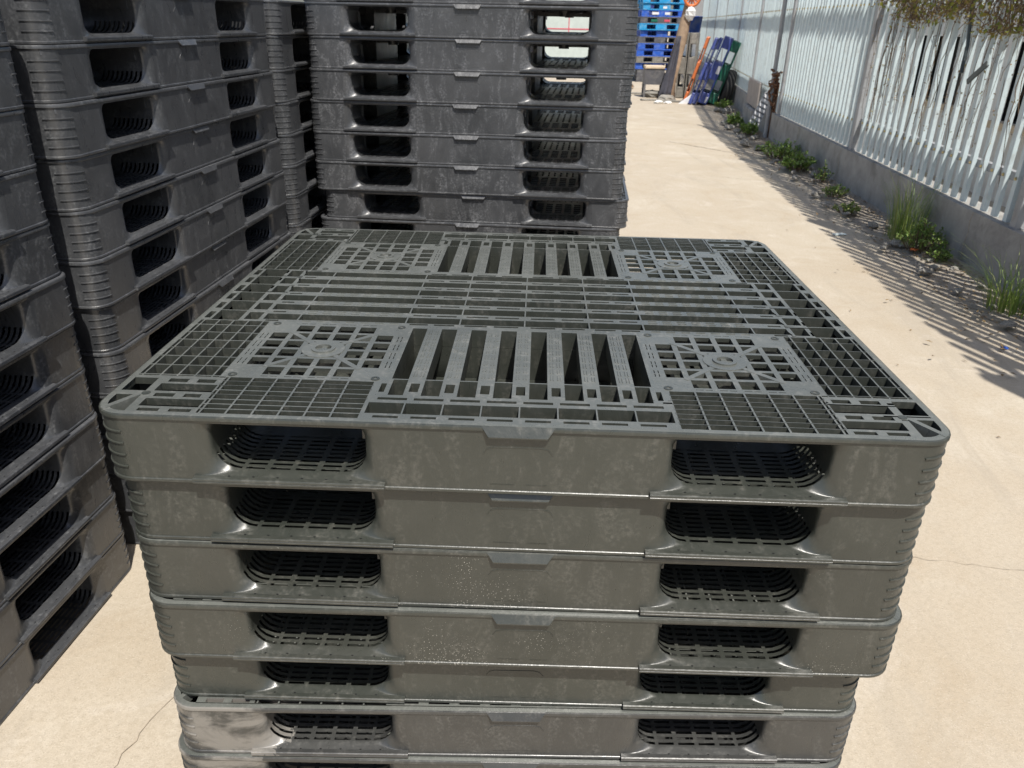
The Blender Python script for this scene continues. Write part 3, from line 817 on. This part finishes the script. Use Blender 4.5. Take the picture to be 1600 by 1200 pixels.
# ------------------------------------------------------------------ plants
def leaf(mb, p, d, up, l, w_, fold=0.2, mi=0):
    d = d.normalized(); s = d.cross(up)
    if s.length < 1e-3: s = Vector((1, 0, 0))
    s.normalize(); n = s.cross(d)
    a = p; b = p + d * l * 0.45 + s * w_ + n * fold * w_; c = p + d * l - n * 0.15 * l; e = p + d * l * 0.45 - s * w_ + n * fold * w_; m_ = p + d * l * 0.5
    mb.add([a, b, c, e, m_], [(0, 1, 4), (1, 2, 4), (2, 3, 4), (3, 0, 4)], mi, False)
def rvec(r): return Vector((r.uniform(-1, 1), r.uniform(-1, 1), r.uniform(-1, 1)))
def weed(name, loc, rad, hgt, n, label, seed, mat='leaf', ls=0.035):
    r = random.Random(seed); root = empty(name, loc); st = MB(); lv = MB()
    for k in range(n):
        a = r.uniform(0, 2 * PI); rr = rad * math.sqrt(r.random())
        b = Vector((rr * math.cos(a) * 0.45, rr * math.sin(a) * 0.45, -0.01)); tip = Vector((rr * math.cos(a), rr * math.sin(a), hgt * r.uniform(0.45, 1.0) * (1.05 - 0.6 * rr / rad)))
        midp = (b + tip) / 2 + Vector((0, 0, 0.1 * hgt)) + rvec(r) * 0.02
        st.tube([b, midp, tip], [0.003, 0.0022, 0.001], 4)
        for q in range(r.randint(14, 22)):
            t_ = r.uniform(0.2, 1.05); p = (b * (1 - t_) + midp * t_ * 2 * (1 - min(t_, 1)) * 0.9 + tip * t_) if False else (b.lerp(midp, t_ * 2) if t_ < 0.5 else midp.lerp(tip, t_ * 2 - 1))
            d = rvec(r) + Vector((0, 0, 0.35)); leaf(lv, p, d, Vector((0, 0, 1)) + rvec(r) * 0.4, ls * r.uniform(0.4, 0.95), ls * r.uniform(0.16, 0.30))
    lv.obj('foliage', M[mat], root); st.obj('stem', M['stem'], root)
    return tag(root, label, 'weed', 'weeds along the fence foot')
def grass(name, loc, rad, hgt, n, label, seed, spread=0.5):
    r = random.Random(seed); mb = MB()
    for k in range(n):
        a = r.uniform(0, 2 * PI); rr = rad * math.sqrt(r.random()); b = Vector((rr * math.cos(a), rr * math.sin(a), -0.01))
        a2 = a + r.uniform(-0.9, 0.9); h = hgt * r.uniform(0.45, 1.0); out = spread * h * r.uniform(0.15, 1.0)
        d = Vector((math.cos(a2), math.sin(a2), 0)); s = Vector((-d.y, d.x, 0)); wd = r.uniform(0.0014, 0.0030)
        pts = []
        for i in range(6):
            t_ = i / 5; p = b + d * out * t_ ** 1.9 + Vector((0, 0, h * (t_ - 0.28 * t_ ** 3 * r.uniform(0.6, 1.2)))); pts.append((p - s * wd * (1 - t_ * 0.92), p + s * wd * (1 - t_ * 0.92)))
        vs = [q for p in pts for q in p]
        mb.add(vs, [(2 * i, 2 * i + 1, 2 * i + 3, 2 * i + 2) for i in range(5)], 0, True)
    o = mb.obj(name, M['grass'], None, loc)
    return tag(o, label, 'grass clump', 'grass clumps along the fence foot')
def vfoot(y, d): return (FX(y) - 0.06 - d, y, 0.035)
weed('leafy_weed', vfoot(3.62, 0.16), 0.17, 0.26, 60, 'bright green leafy weed in front of the tall grass clump', 1, ls=0.03)
weed('leafy_weed', vfoot(3.38, 0.13), 0.09, 0.12, 24, 'low green weed nearest the camera, below the leafy one', 2, ls=0.025)
grass('tall_grass', vfoot(3.95, 0.14), 0.12, 0.62, 230, 'tall thin green grass clump against the low wall under the vines', 3, 0.45)
grass('tall_grass', vfoot(2.42, 0.14), 0.12, 0.42, 170, 'grass clump with long arching blades at the right picture edge', 4, 1.5)
weed('leafy_weed', vfoot(6.75, 0.2), 0.20, 0.24, 55, 'right one of two bushy green weeds midway along wall', 5, ls=0.045)
weed('leafy_weed', vfoot(7.55, 0.22), 0.27, 0.24, 60, 'left one of two bushy green weeds midway along wall', 6, ls=0.045)
weed('leafy_weed', vfoot(10.6, 0.3), 0.15, 0.22, 26, 'green weed left of the striped metal angle', 7, ls=0.06)
weed('leafy_weed', vfoot(9.6, 0.2), 0.15, 0.22, 26, 'green weed between striped angle and rusty pole', 8, ls=0.06)
weed('leafy_weed', vfoot(13.2, 0.25), 0.16, 0.2, 24, 'small weed beside the black tyre and leaning green pallet', 9, ls=0.06)
weed('leafy_weed', vfoot(5.4, 0.22), 0.14, 0.14, 26, 'small sparse weed on broken ground before the fence post', 10, ls=0.03)
weed('leafy_weed', vfoot(4.75, 0.30), 0.12, 0.09, 22, 'flat yellowish weed among rubble left of the tall grass', 12, 'grass', ls=0.03)
weed('leafy_weed', vfoot(6.1, 0.12), 0.1, 0.2, 18, 'thin weed growing at wall foot behind flat stones', 13, ls=0.03)
# vine hanging over the top of the near panels
vr = random.Random(21); root = empty('vine', (FX(4), 4, 1.5)); lv = MB(); lg = MB(); st = MB()
for k in range(260):
    y = vr.uniform(2.75, 5.9); x = FX(y) - 0.05 - vr.uniform(0, 0.14)
    zl = 1.41 + 0.055 * max(0, (y - 3.4)) + 0.06 * math.sin(y * 5) + (0.2 if y > 5.5 else 0)
    z0 = vr.uniform(zl + 0.05, 2.05); ln = vr.uniform(0.15, 0.5)
    p = Vector((x - FX(4), y - 4, z0 - 1.5)); pts = [p]
    for i in range(5):
        p = p + Vector((vr.uniform(-.03, .03), vr.uniform(-.06, .06), -ln / 5)); 
        if p.z + 1.5 < zl: p.z = zl - 1.5 + vr.uniform(0, 0.05)
        pts.append(p)
    st.tube(pts, vr.uniform(0.0018, 0.0035), 4)
    for q in range(26):
        b = pts[vr.randint(0, 5)] + rvec(vr) * 0.05
        green = vr.random() < (0.26 if y < 3.2 else 0.12)
        leaf(lg if green else lv, b, rvec(vr) + Vector((-0.3, 0, -0.4)), rvec(vr), vr.uniform(0.016, 0.036) * (1.25 if green else 0.9), vr.uniform(0.006, 0.013) * (1.3 if green else 0.55))
for k in range(60):         # bare runners through the pickets
    y = vr.uniform(2.9, 5.9); p = Vector((FX(y) - 0.03 - FX(4), y - 4, vr.uniform(-0.2, 0.4))); pts = [p]
    for i in range(7):
        p = p + Vector((vr.uniform(-.012, .012), vr.uniform(-.04, .04), -vr.uniform(0.05, 0.17))); pts.append(p)
    pts = [q for q in pts if q.z > -1.13]
    if len(pts) < 3: continue
    st.tube(pts, vr.uniform(0.001, 0.0028), 4)
    for q in range(9):
        b = pts[vr.randint(0, len(pts) - 1)] + rvec(vr) * 0.025; leaf(lv, b, rvec(vr), rvec(vr), vr.uniform(0.010, 0.026), vr.uniform(0.003, 0.007))
lv.obj('dry_foliage', M['dryleaf'], root); lg.obj('green_foliage', M['greenvine'], root); st.obj('stem', M['stem'], root)
tag(root, 'dry brown and yellow green vine hanging over the fence top', 'vine')

# ------------------------------------------------------------------ stones and litter along the wall
def rock_mb(r, s, flat=0.6):
    mb = MB(); n, m_ = 7, 5; vs = []; 
    for i in range(m_ + 1):
        ph = PI * i / m_
        for k in range(n):
            th = 2 * PI * k / n + i * 0.3; q = s * r.uniform(0.75, 1.1)
            vs.append((q * math.sin(ph) * math.cos(th), q * math.sin(ph) * math.sin(th) * 0.8, q * math.cos(ph) * flat))
    fs = [(i * n + k, i * n + (k + 1) % n, (i + 1) * n + (k + 1) % n, (i + 1) * n + k) for i in range(m_) for k in range(n)]
    mb.add(vs, fs); return mb
rr = random.Random(31)
rocks = [rock_mb(rr, 1.0, rr.uniform(0.3, 0.7)).mesh('stone', M['rock']) for _ in range(5)]
for k in range(110):
    y = 3.6 + 12.4 * rr.random() ** 1.5 if k > 14 else rr.uniform(2.0, 3.5)
    s = rr.uniform(0.015, 0.06) if y < 8 else rr.uniform(0.03, 0.10)
    o = bpy.data.objects.new('stone', rocks[k % 5]); COL.objects.link(o)
    o.location = (FX(y) - 0.08 - rr.uniform(0.02, 0.34) - s * 0.6, y, 0.03 + s * 0.12); o.scale = (s, s, s); o.rotation_euler = (rr.uniform(-.2, .2), rr.uniform(-.2, .2), rr.uniform(0, 6))
    tag(o, 'rough grey broken stone lying in the dirt at the fence foot', 'stone', 'broken stones along the fence foot')
mb = MB()
for k in range(3200):
    y = rr.uniform(1.5, 13); x = FX(y) - 0.07 - abs(rr.gauss(0, 0.22)) - 0.02
    leaf(mb, Vector((x, y, 0.02 + 0.03 * max(0, 1 - (FX(y) - x) / 0.5))), Vector((rr.uniform(-1, 1), rr.uniform(-1, 1), rr.uniform(0, 0.3))), Vector((0, 0, 1)), rr.uniform(0.012, 0.04), rr.uniform(0.004, 0.011))
o = mb.obj('leaf_litter', M['litter']); o['kind'] = 'stuff'; o['label'] = 'dry brown leaf litter scattered along the fence foot'; o['category'] = 'litter'
mb = MB()
for k in range(60):
    y = rr.uniform(0.2, 9); x = rr.uniform(0.8, FX(y) - 0.3)
    leaf(mb, Vector((x, y, 0.006)), Vector((rr.uniform(-1, 1), rr.uniform(-1, 1), rr.uniform(0, 0.2))), Vector((0, 0, 1)), rr.uniform(0.01, 0.03), rr.uniform(0.003, 0.006))
o = mb.obj('path_litter', M['litter']); o['kind'] = 'stuff'; o['label'] = 'few dry leaf bits scattered over the tan path'; o['category'] = 'litter'
def scrap(name, loc, pts, mat, label, rz=0, th=0.004):
    mb = MB(); n = len(pts); vs = [(x, y, z) for z in (0, th) for x, y in pts]
    vs[n] = (vs[n][0], vs[n][1], vs[n][2] + 0.012)
    mb.add(vs, [tuple(range(n)), tuple(range(n, 2 * n))] + [(i, (i + 1) % n, n + (i + 1) % n, n + i) for i in range(n)])
    o = mb.obj(name, M[mat], None, loc); o.rotation_euler = (0, 0, rz); return tag(o, label, 'scrap')
scrap('plastic_scrap', (2.275, 1.92, 0.006), [(-.018, -.01), (.015, -.012), (.02, .008), (-.012, .012)], 'blue', 'small blue plastic scrap on the verge near right edge')
scrap('plastic_scrap', (2.24, 4.1, 0.006), [(-.05, -.02), (.05, -.03), (.06, .02), (-.04, .03)], 'sheet', 'pale blue flattened scrap on the path edge', 0.4)
scrap('dead_leaf', (2.54, 3.55, 0.05), [(-.03, -.01), (.0, -.025), (.035, .005), (.0, .02)], 'orange', 'single orange dead leaf beside the leafy weed')
# ------------------------------------------------------------------ simple coloured pallets further back
def plain_pallet(w_, d_, h_, mat, two=True):
    root = empty('pallet')
    mt = M[mat]
    t_ = MB(); n = 7; sw = d_ / (n + 0.6)
    t_.rbox(-w_ / 2, w_ / 2, -d_ / 2, -d_ / 2 + 0.035, h_ - 0.022, h_, 0.004); t_.rbox(-w_ / 2, w_ / 2, d_ / 2 - 0.035, d_ / 2, h_ - 0.022, h_, 0.004)
    for k in range(n):
        y0 = -d_ / 2 + 0.045 + k * (d_ - 0.09) / n; t_.rbox(-w_ / 2 + .002, w_ / 2 - .002, y0, y0 + (d_ - 0.09) / n - 0.022, h_ - 0.02, h_ - 0.001, 0.003)
    for x in (-w_ / 2 + 0.05, 0, w_ / 2 - 0.05): t_.box(x - 0.04, x + 0.04, -d_ / 2 + 0.01, d_ / 2 - 0.01, h_ - 0.03, h_ - 0.004)
    t_.obj('top_deck', mt, root)
    b_ = MB()
    for y0, y1 in ((-d_ / 2, -d_ / 2 + 0.12), (-0.07, 0.07), (d_ / 2 - 0.12, d_ / 2)): b_.rbox(-w_ / 2, w_ / 2, y0, y1, 0.0, 0.024, 0.004)
    for x0, x1 in ((-w_ / 2, -w_ / 2 + 0.12), (-0.08, 0.08), (w_ / 2 - 0.12, w_ / 2)): b_.box(x0 + .001, x1 - .001, -d_ / 2 + .12, d_ / 2 - .12, 0.002, 0.022)
    b_.obj('bottom_deck', mt, root)
    for x0, x1 in ((-w_ / 2, -w_ / 2 + w_ * 0.17), (-w_ * 0.13, w_ * 0.13), (w_ / 2 - w_ * 0.17, w_ / 2)):
        for y0, y1 in ((-d_ / 2 + 0.002, -d_ / 2 + 0.15), (-0.08, 0.08), (d_ / 2 - 0.15, d_ / 2 - 0.002)):
            k = MB(); k.rbox(x0 + .002, x1 - .002, y0, y1, 0.023, h_ - 0.021, 0.008); k.obj('block', mt, root)
    return root
def add_label(root, x, y, z, w_, h_, mat):
    mb = MB(); mb.box(x - w_ / 2, x + w_ / 2, y - 0.003, y, z - h_ / 2, z + h_ / 2); mb.obj('sticker', M[mat], root)
PP = plain_pallet(1.1, 1.0, 0.152, 'blue'); pp_used = [False]
def pput(loc, rot, mat, label, group, sc_=(1, 1, 1)):
    if not pp_used[0]: o = PP; pp_used[0] = True
    else: o = copy_tree(PP0)
    o.location = loc; o.rotation_euler = rot; o.scale = sc_
    remat(o, mat)
    return tag(o, label, 'pallet', group)
PP0 = PP
bx, by = 3.02, 20.6
cols = ['dkgrey', 'dkgrey', 'blue', 'grey', 'blue', 'blue', 'dkgrey', 'blue', 'cyan', 'dkgrey', 'blue', 'cyan', 'cyan', 'blue']
cn = {'dkgrey': 'dark grey', 'blue': 'deep blue', 'grey': 'dusty grey', 'cyan': 'light blue'}
blues = []
for i, c in enumerate(cols):
    o = pput((bx + (0.0 if i < 10 else 0.04) + rj.uniform(-.03, .03), by + rj.uniform(-.03, .03), 0.004 + i * 0.1535), (0, 0, rj.uniform(-.03, .03)), c,
             '%s plastic pallet, %s up in the far blue and grey stack' % (cn[c], ORD[i]), 'pallets in the far coloured stack')
    blues.append(o)
for i in range(14):
    pput((bx - 0.16 + rj.uniform(-.02, .02), by + 1.35, 0.004 + i * 0.1535), (0, 0, rj.uniform(-.02, .02)), 'navy' if i % 3 else 'dkgrey', 'dull blue pallet in the second row hidden behind the far coloured stack', 'pallets in the hidden far row')
add_label(blues[9], 0.12, -0.5, 0.07, 0.14, 0.05, 'red'); add_label(blues[9], -0.2, -0.5, 0.07, 0.16, 0.06, 'green'); add_label(blues[10], -0.2, -0.5, 0.08, 0.17, 0.06, 'label'); add_label(blues[10], 0.1, -0.5, 0.08, 0.13, 0.06, 'label')
add_label(blues[11], 0.0, -0.5, 0.06, 0.1, 0.05, 'label')
# pallets leaning on the fence side: stood on edge, tilted to the right
def lean(x, y, t_, mat, label, wlen=1.16, th=1.0, extra=None):
    # local x (length) -> up the slope, local z (thickness) -> to the left, local y -> depth
    Z_ = Matrix.Rotation(R(-12.5), 3, 'Z'); ax = Z_ @ Vector((math.sin(t_), 0, math.cos(t_))); az = Z_ @ Vector((-math.cos(t_), 0, math.sin(t_))); ay = az.cross(ax)
    o = pput((0, 0, 0), (0, 0, 0), mat, label, 'pallets standing on edge by the fence')
    sx = wlen / 1.1
    c = Vector((x, y, 0.01)) + ax * (wlen / 2) + ay * 0.0
    m_ = Matrix((ax, ay, az)).transposed().to_4x4(); m_.translation = c
    o.matrix_world = m_ @ Matrix.Diagonal((sx, 0.9, th, 1))
    return o
T_ = R(17.5)   # tilt of the leaning row
# thickness runs left from the base line; bases along x
g_ = lean(3.425, 14.5, T_, 'green', 'green plastic pallet leaning on edge, rightmost of the leaning row', 1.13, 1.08)
n1 = lean(3.235, 14.4, T_, 'navy', 'violet blue pallet leaning between the green and thin blue ones', 1.20, 1.12)
n2 = lean(3.05, 14.45, T_, 'navy', 'thin violet blue pallet leaning leftmost in front of the orange one', 1.20, 0.45)
n3 = lean(2.97, 14.47, T_, 'navy', 'second thin violet blue pallet leaning beside the orange edge', 1.20, 0.42)
og = lean(2.905, 14.75, R(15.5), 'orange', 'orange pallet edge showing behind the leaning blue pallets', 1.2, 0.35)
for o_ in (n1,): add_label(o_, 0.03, -0.5, 0.035, 0.13, 0.05, 'label'); add_label(o_, -0.47, -0.5, 0.03, 0.1, 0.03, 'label')
# grey pallets standing upright
u1 = lean(3.22, 15.85, R(0), 'grey', 'dusty grey pallet standing upright on edge, right of the pair', 1.22, 1.05)
u2 = lean(3.045, 15.9, R(0), 'grey', 'dusty grey pallet standing upright on edge, left of the pair', 1.22, 1.05)
# tyre
mb = MB(); n, m_ = 22, 8
vs = []; fs = []
prof = [(0.20, -0.07), (0.27, -0.085), (0.31, -0.075), (0.325, -0.04), (0.325, 0.04), (0.31, 0.075), (0.27, 0.085), (0.20, 0.07), (0.215, 0.0)]
for k in range(n):
    a = 2 * PI * k / n
    for r_, q in prof: vs.append((r_ * math.cos(a), q, r_ * math.sin(a)))
p_ = len(prof)
for k in range(n):
    for i in range(p_): fs.append((k * p_ + i, k * p_ + (i + 1) % p_, ((k + 1) % n) * p_ + (i + 1) % p_, ((k + 1) % n) * p_ + i))
mb.add(vs, fs, 0, True)
o = mb.obj('tyre', M['rubber'], None, (FX(14.2) - 0.20, 14.1, 0.31)); o.rotation_euler = (R(12), 0, R(82))
tag(o, 'old black tyre leaning on the low wall behind the green pallet', 'tyre')
# beige slab leaning on the wall
mb = MB(); mb.rbox(-0.62, 0.62, -0.02, 0.02, 0, 0.36, 0.01); L_, a_ = fdir(10.2, 11)
o = mb.obj('slab', M['slab'], None, (FX(10.75) - 0.13, 10.75, 0.30)); o.rotation_euler = (R(0), 0, a_)
sb = MB(); sb.rbox(-0.5, 0.5, -0.06, 0.06, 0, 0.26, 0.02); q = sb.obj('block', M['concrete'], o, (0, 0, -0.27))
tag(o, 'beige concrete slab standing against the wall left of the rusty pole', 'slab')
# striped metal angle
mb = MB()
for k in range(9): mb.box(-0.07, 0.07, -0.012, 0.012, 0.062 * k, 0.062 * k + 0.036, k % 2 and 0 or 0)
mb.box(-0.07, -0.055, -0.01, 0.014, 0, 0.56, 1); mb.box(0.055, 0.07, -0.01, 0.014, 0, 0.56, 1); mb.box(-0.053, 0.053, 0.006, 0.011, 0, 0.56, 1)
root = empty('striped_angle', (2.93, 9.75, 0.03), (R(-6), R(24), 0))
mb.obj('leg', [M['label'], M['rail']], root)
mb = MB()
for k in range(5): mb.box(-0.03 + 0.062 * k, 0.006 + 0.062 * k, -0.10, 0.10, 0.565, 0.585)
mb.box(-0.05, 0.28, -0.11, -0.10, 0.55, 0.59, 1); mb.obj('arm', [M['label'], M['rail']], root)
tag(root, 'white and grey striped metal angle leaning by the wall weeds', 'metal angle')
# rusty pole with clamp
root = empty('rusty_pole', (FX(9.25) - 0.10, 9.25, 0)); mb = MB(); mb.tube([(0, 0, 0), (0.0, 0, 1.2), (-0.01, 0.02, 2.9)], 0.028, 10); mb.obj('pole', M['steel'], root)
mb = MB()
rb_ = random.Random(4)
for k in range(30):
    z = rb_.uniform(0.50, 0.84); mb.tube([(rb_.uniform(-.05, .09), rb_.uniform(-.07, .03), z), (rb_.uniform(-.06, .10), rb_.uniform(-.08, .04), z + rb_.uniform(-.11, .06))], rb_.uniform(0.008, 0.018), 5)
for k in range(9): mb.tube([(rb_.uniform(.0, .09), rb_.uniform(-.05, .04), 0.0), (rb_.uniform(.0, .09), rb_.uniform(-.05, .04), rb_.uniform(0.6, 0.86))], rb_.uniform(0.012, 0.022), 6)
mb.obj('rust_bundle', M['rust'], root); tag(root, 'grey pole with rusty iron bundle tied on before the fence', 'pole')
# hanging pipe and bracket in front of vine panel
mb = MB(); mb.tube([(0, 0, 0), (0.02, 0.05, 0.16), (0.02, 0.12, 0.42)], 0.012, 8)
o = mb.obj('hanging_pipe', M['pipe'], None, (FX(3.95) - 0.11, 3.88, 1.13)); tag(o, 'dark pipe end hanging down from the vine over pickets', 'pipe')
mb = MB(); mb.box(0, 0.012, -0.10, 0.12, -0.008, 0.0, 0); mb.box(0, 0.004, -0.10, 0.12, 0.0, 0.024, 0)
o = mb.obj('bracket', M['pipe'], None, (FX(3.7) - 0.10, 3.68, 1.14)); o.rotation_euler = (R(-32), 0, 0); tag(o, 'dark metal bracket strip hanging below the vine', 'bracket')
# tube, cloth, bag and reel beside the blue stack
mb = MB(); mb.tube([(2.62, 15.2, 0.0), (2.66, 15.3, 0.55), (2.80, 15.5, 1.1), (2.90, 15.55, 1.72)], [0.13, 0.125, 0.115, 0.10], 12)
o = mb.obj('cardboard_roll', M['tan']); tag(o, 'brown cardboard roll leaning in front of the blue stack', 'roll')
mb = MB(); vs = []; nx, ny = 7, 9
for j in range(ny):
    for i in range(nx):
        u, v_ = i / (nx - 1), j / (ny - 1)
        vs.append((2.50 + 0.22 * v_ + 0.16 * (u - 0.5) * (1.5 - v_), 15.02 + 0.05 * math.sin(u * 9 + v_ * 3) + 0.25 * v_, 0.02 + 1.15 * v_))
mb.add(vs, [(j * nx + i, j * nx + i + 1, (j + 1) * nx + i + 1, (j + 1) * nx + i) for j in range(ny - 1) for i in range(nx - 1)], 0, True)
o = mb.obj('cloth', M['cloth']); o.modifiers.new('thick', 'SOLIDIFY').thickness = 0.012; tag(o, 'dark grey cloth draped beside the cardboard roll', 'cloth')
mb = rock_mb(random.Random(9), 0.12, 1.25); o = mb.obj('plastic_bag', M['white'], None, (2.91, 15.42, 1.58)); tag(o, 'crumpled white plastic bag hung on the cardboard roll', 'bag')
root = empty('orange_reel', (2.92, 15.4, 1.86)); mb = MB(); n = 20
mb.tube([(0.15 * math.cos(2 * PI * k / n), 0, 0.15 * math.sin(2 * PI * k / n)) for k in range(n + 1)], 0.028, 7); mb.obj('rim', M['orange'], root)
mb = MB()
for k in range(6): a = PI * k / 6; mb.tube([(-0.15 * math.cos(a), 0.0, -0.15 * math.sin(a)), (0.15 * math.cos(a), 0.01, 0.15 * math.sin(a))], 0.016, 5)
mb.tube([(0, -0.05, 0), (0, 0.06, 0)], 0.045, 10); mb.obj('spokes', M['orange'], root)
tag(root, 'orange spoked reel on top of the cardboard roll', 'reel')
# crate with pale lid
root = empty('crate', (2.33, 15.6, 0.0)); mb = MB()
for x0, x1, y0, y1 in ((-.2, .2, -.15, -.13), (-.2, .2, .13, .15), (-.2, -.18, -.13, .13), (.18, .2, -.13, .13)): mb.box(x0, x1, y0, y1, 0.25, 0.55)
for x in (-.18, .18):
    for y in (-.13, .13): mb.box(x - .02, x + .02, y - .02 + .001, y + .02 - .001, 0, 0.249)
mb.box(-.18, .18, -.13, .13, 0.25, 0.27); mb.obj('bin', M['dkgrey'], root)
mb = MB(); mb.rbox(-.20, .20, -.17, .17, 0.552, 0.61, 0.01); mb.obj('lid', M['wood'], root); tag(root, 'grey bin with pale wooden lid before the blue stack', 'bin')
# blue bucket on the far side
mb = MB(); n = 14; vs = [(r_ * math.cos(2 * PI * k / n), r_ * math.sin(2 * PI * k / n), z) for r_, z in ((0.13, 0), (0.16, 0.3), (0.17, 0.3), (0.145, 0.28), (0.12, 0.02)) for k in range(n)]
mb.add(vs, [(i * n + k, i * n + (k + 1) % n, (i + 1) * n + (k + 1) % n, (i + 1) * n + k) for i in range(4) for k in range(n)] + [tuple(range(n - 1, -1, -1)), tuple(range(4 * n, 5 * n))], 0, True)
o = mb.obj('bucket', M['blue'], None, (3.10, 15.9, 1.235)); tag(o, 'small blue bucket on top of the grey upright pallets', 'bucket')
# rubbish on the ground before the grey pallets
for k, (x, y, s, mt_, nm, lb) in enumerate([(2.28, 14.2, 0.11, 'white', 'plastic_bag', 'left white crumpled bag on the path'), (2.47, 14.25, 0.09, 'white', 'plastic_bag', 'right white crumpled bag on the path'),
        (2.55, 14.9, 0.20, 'rock', 'rubble', 'grey rubble lump by the upright pallets'), (2.35, 15.6, 0.26, 'grey', 'rubble', 'flat grey rubbish heap by the bin'), (1.95, 17.8, 0.3, 'tan', 'dirt_heap', 'tan dirt heap left of the blue stack')]):
    mb = rock_mb(random.Random(60 + k), s, 0.35); o = mb.obj(nm, M[mt_], None, (x, y, s * 0.2)); tag(o, lb, 'rubbish')
for k, (x, y, rz, l) in enumerate([(2.35, 14.8, 0.2, 0.7), (2.6, 14.55, -0.1, 0.6), (2.2, 16.3, 0.1, 0.9)]):
    mb = MB(); mb.rbox(-l / 2, l / 2, -0.06, 0.06, 0.004, 0.03, 0.004); o = mb.obj('plank', M['grey'], None, (x, y, 0)); o.rotation_euler = (0, 0, rz)
    tag(o, ['grey plank on the ground beside the white bags', 'short grey plank at the foot of upright grey pallets', 'long grey plank on ground before the blue stack'][k], 'plank', 'planks on the ground')
mb = MB(); mb.rbox(-0.2, 0.2, -0.015, 0.015, 0, 0.1, 0.004); o = mb.obj('metal_strip', M['label'], None, (2.86, 14.3, 0.01)); o.rotation_euler = (0, R(-35), 0.2); tag(o, 'white metal strip propped at the leaning blue pallets', 'strip')
# notice board seen through the stack behind
root = empty('notice_board', (0.05, 11.0, 0)); mb = MB(); mb.rbox(-1.3, 1.3, 0, 0.05, 0.75, 2.2, 0.01); mb.obj('board', M['board'], root)
mb = MB()
for z in (1.05, 1.28, 1.47): mb.box(-1.15, 1.1, -0.004, -0.001, z, z + 0.014)
for x in (-0.9, -0.3, 0.35, 0.9): mb.box(x, x + 0.012, -0.0055, -0.0045, 1.05, 1.48)
mb.obj('red_lines', M['red'], root)
for k in range(7): mb = MB(); mb.box(-1.1 + 0.34 * k, -1.0 + 0.34 * k, -0.004, -0.001, 1.52, 1.62); mb.obj('yellow_square', M['yellow'], root)
for x in (-1.1, 1.1): mb = MB(); mb.box(x - .03, x + .03, 0.051, 0.10, 0, 2.1); mb.obj('leg', M['steel'], root)
tag(root, 'white notice board with red lines and yellow squares behind the pallet stack', 'board')
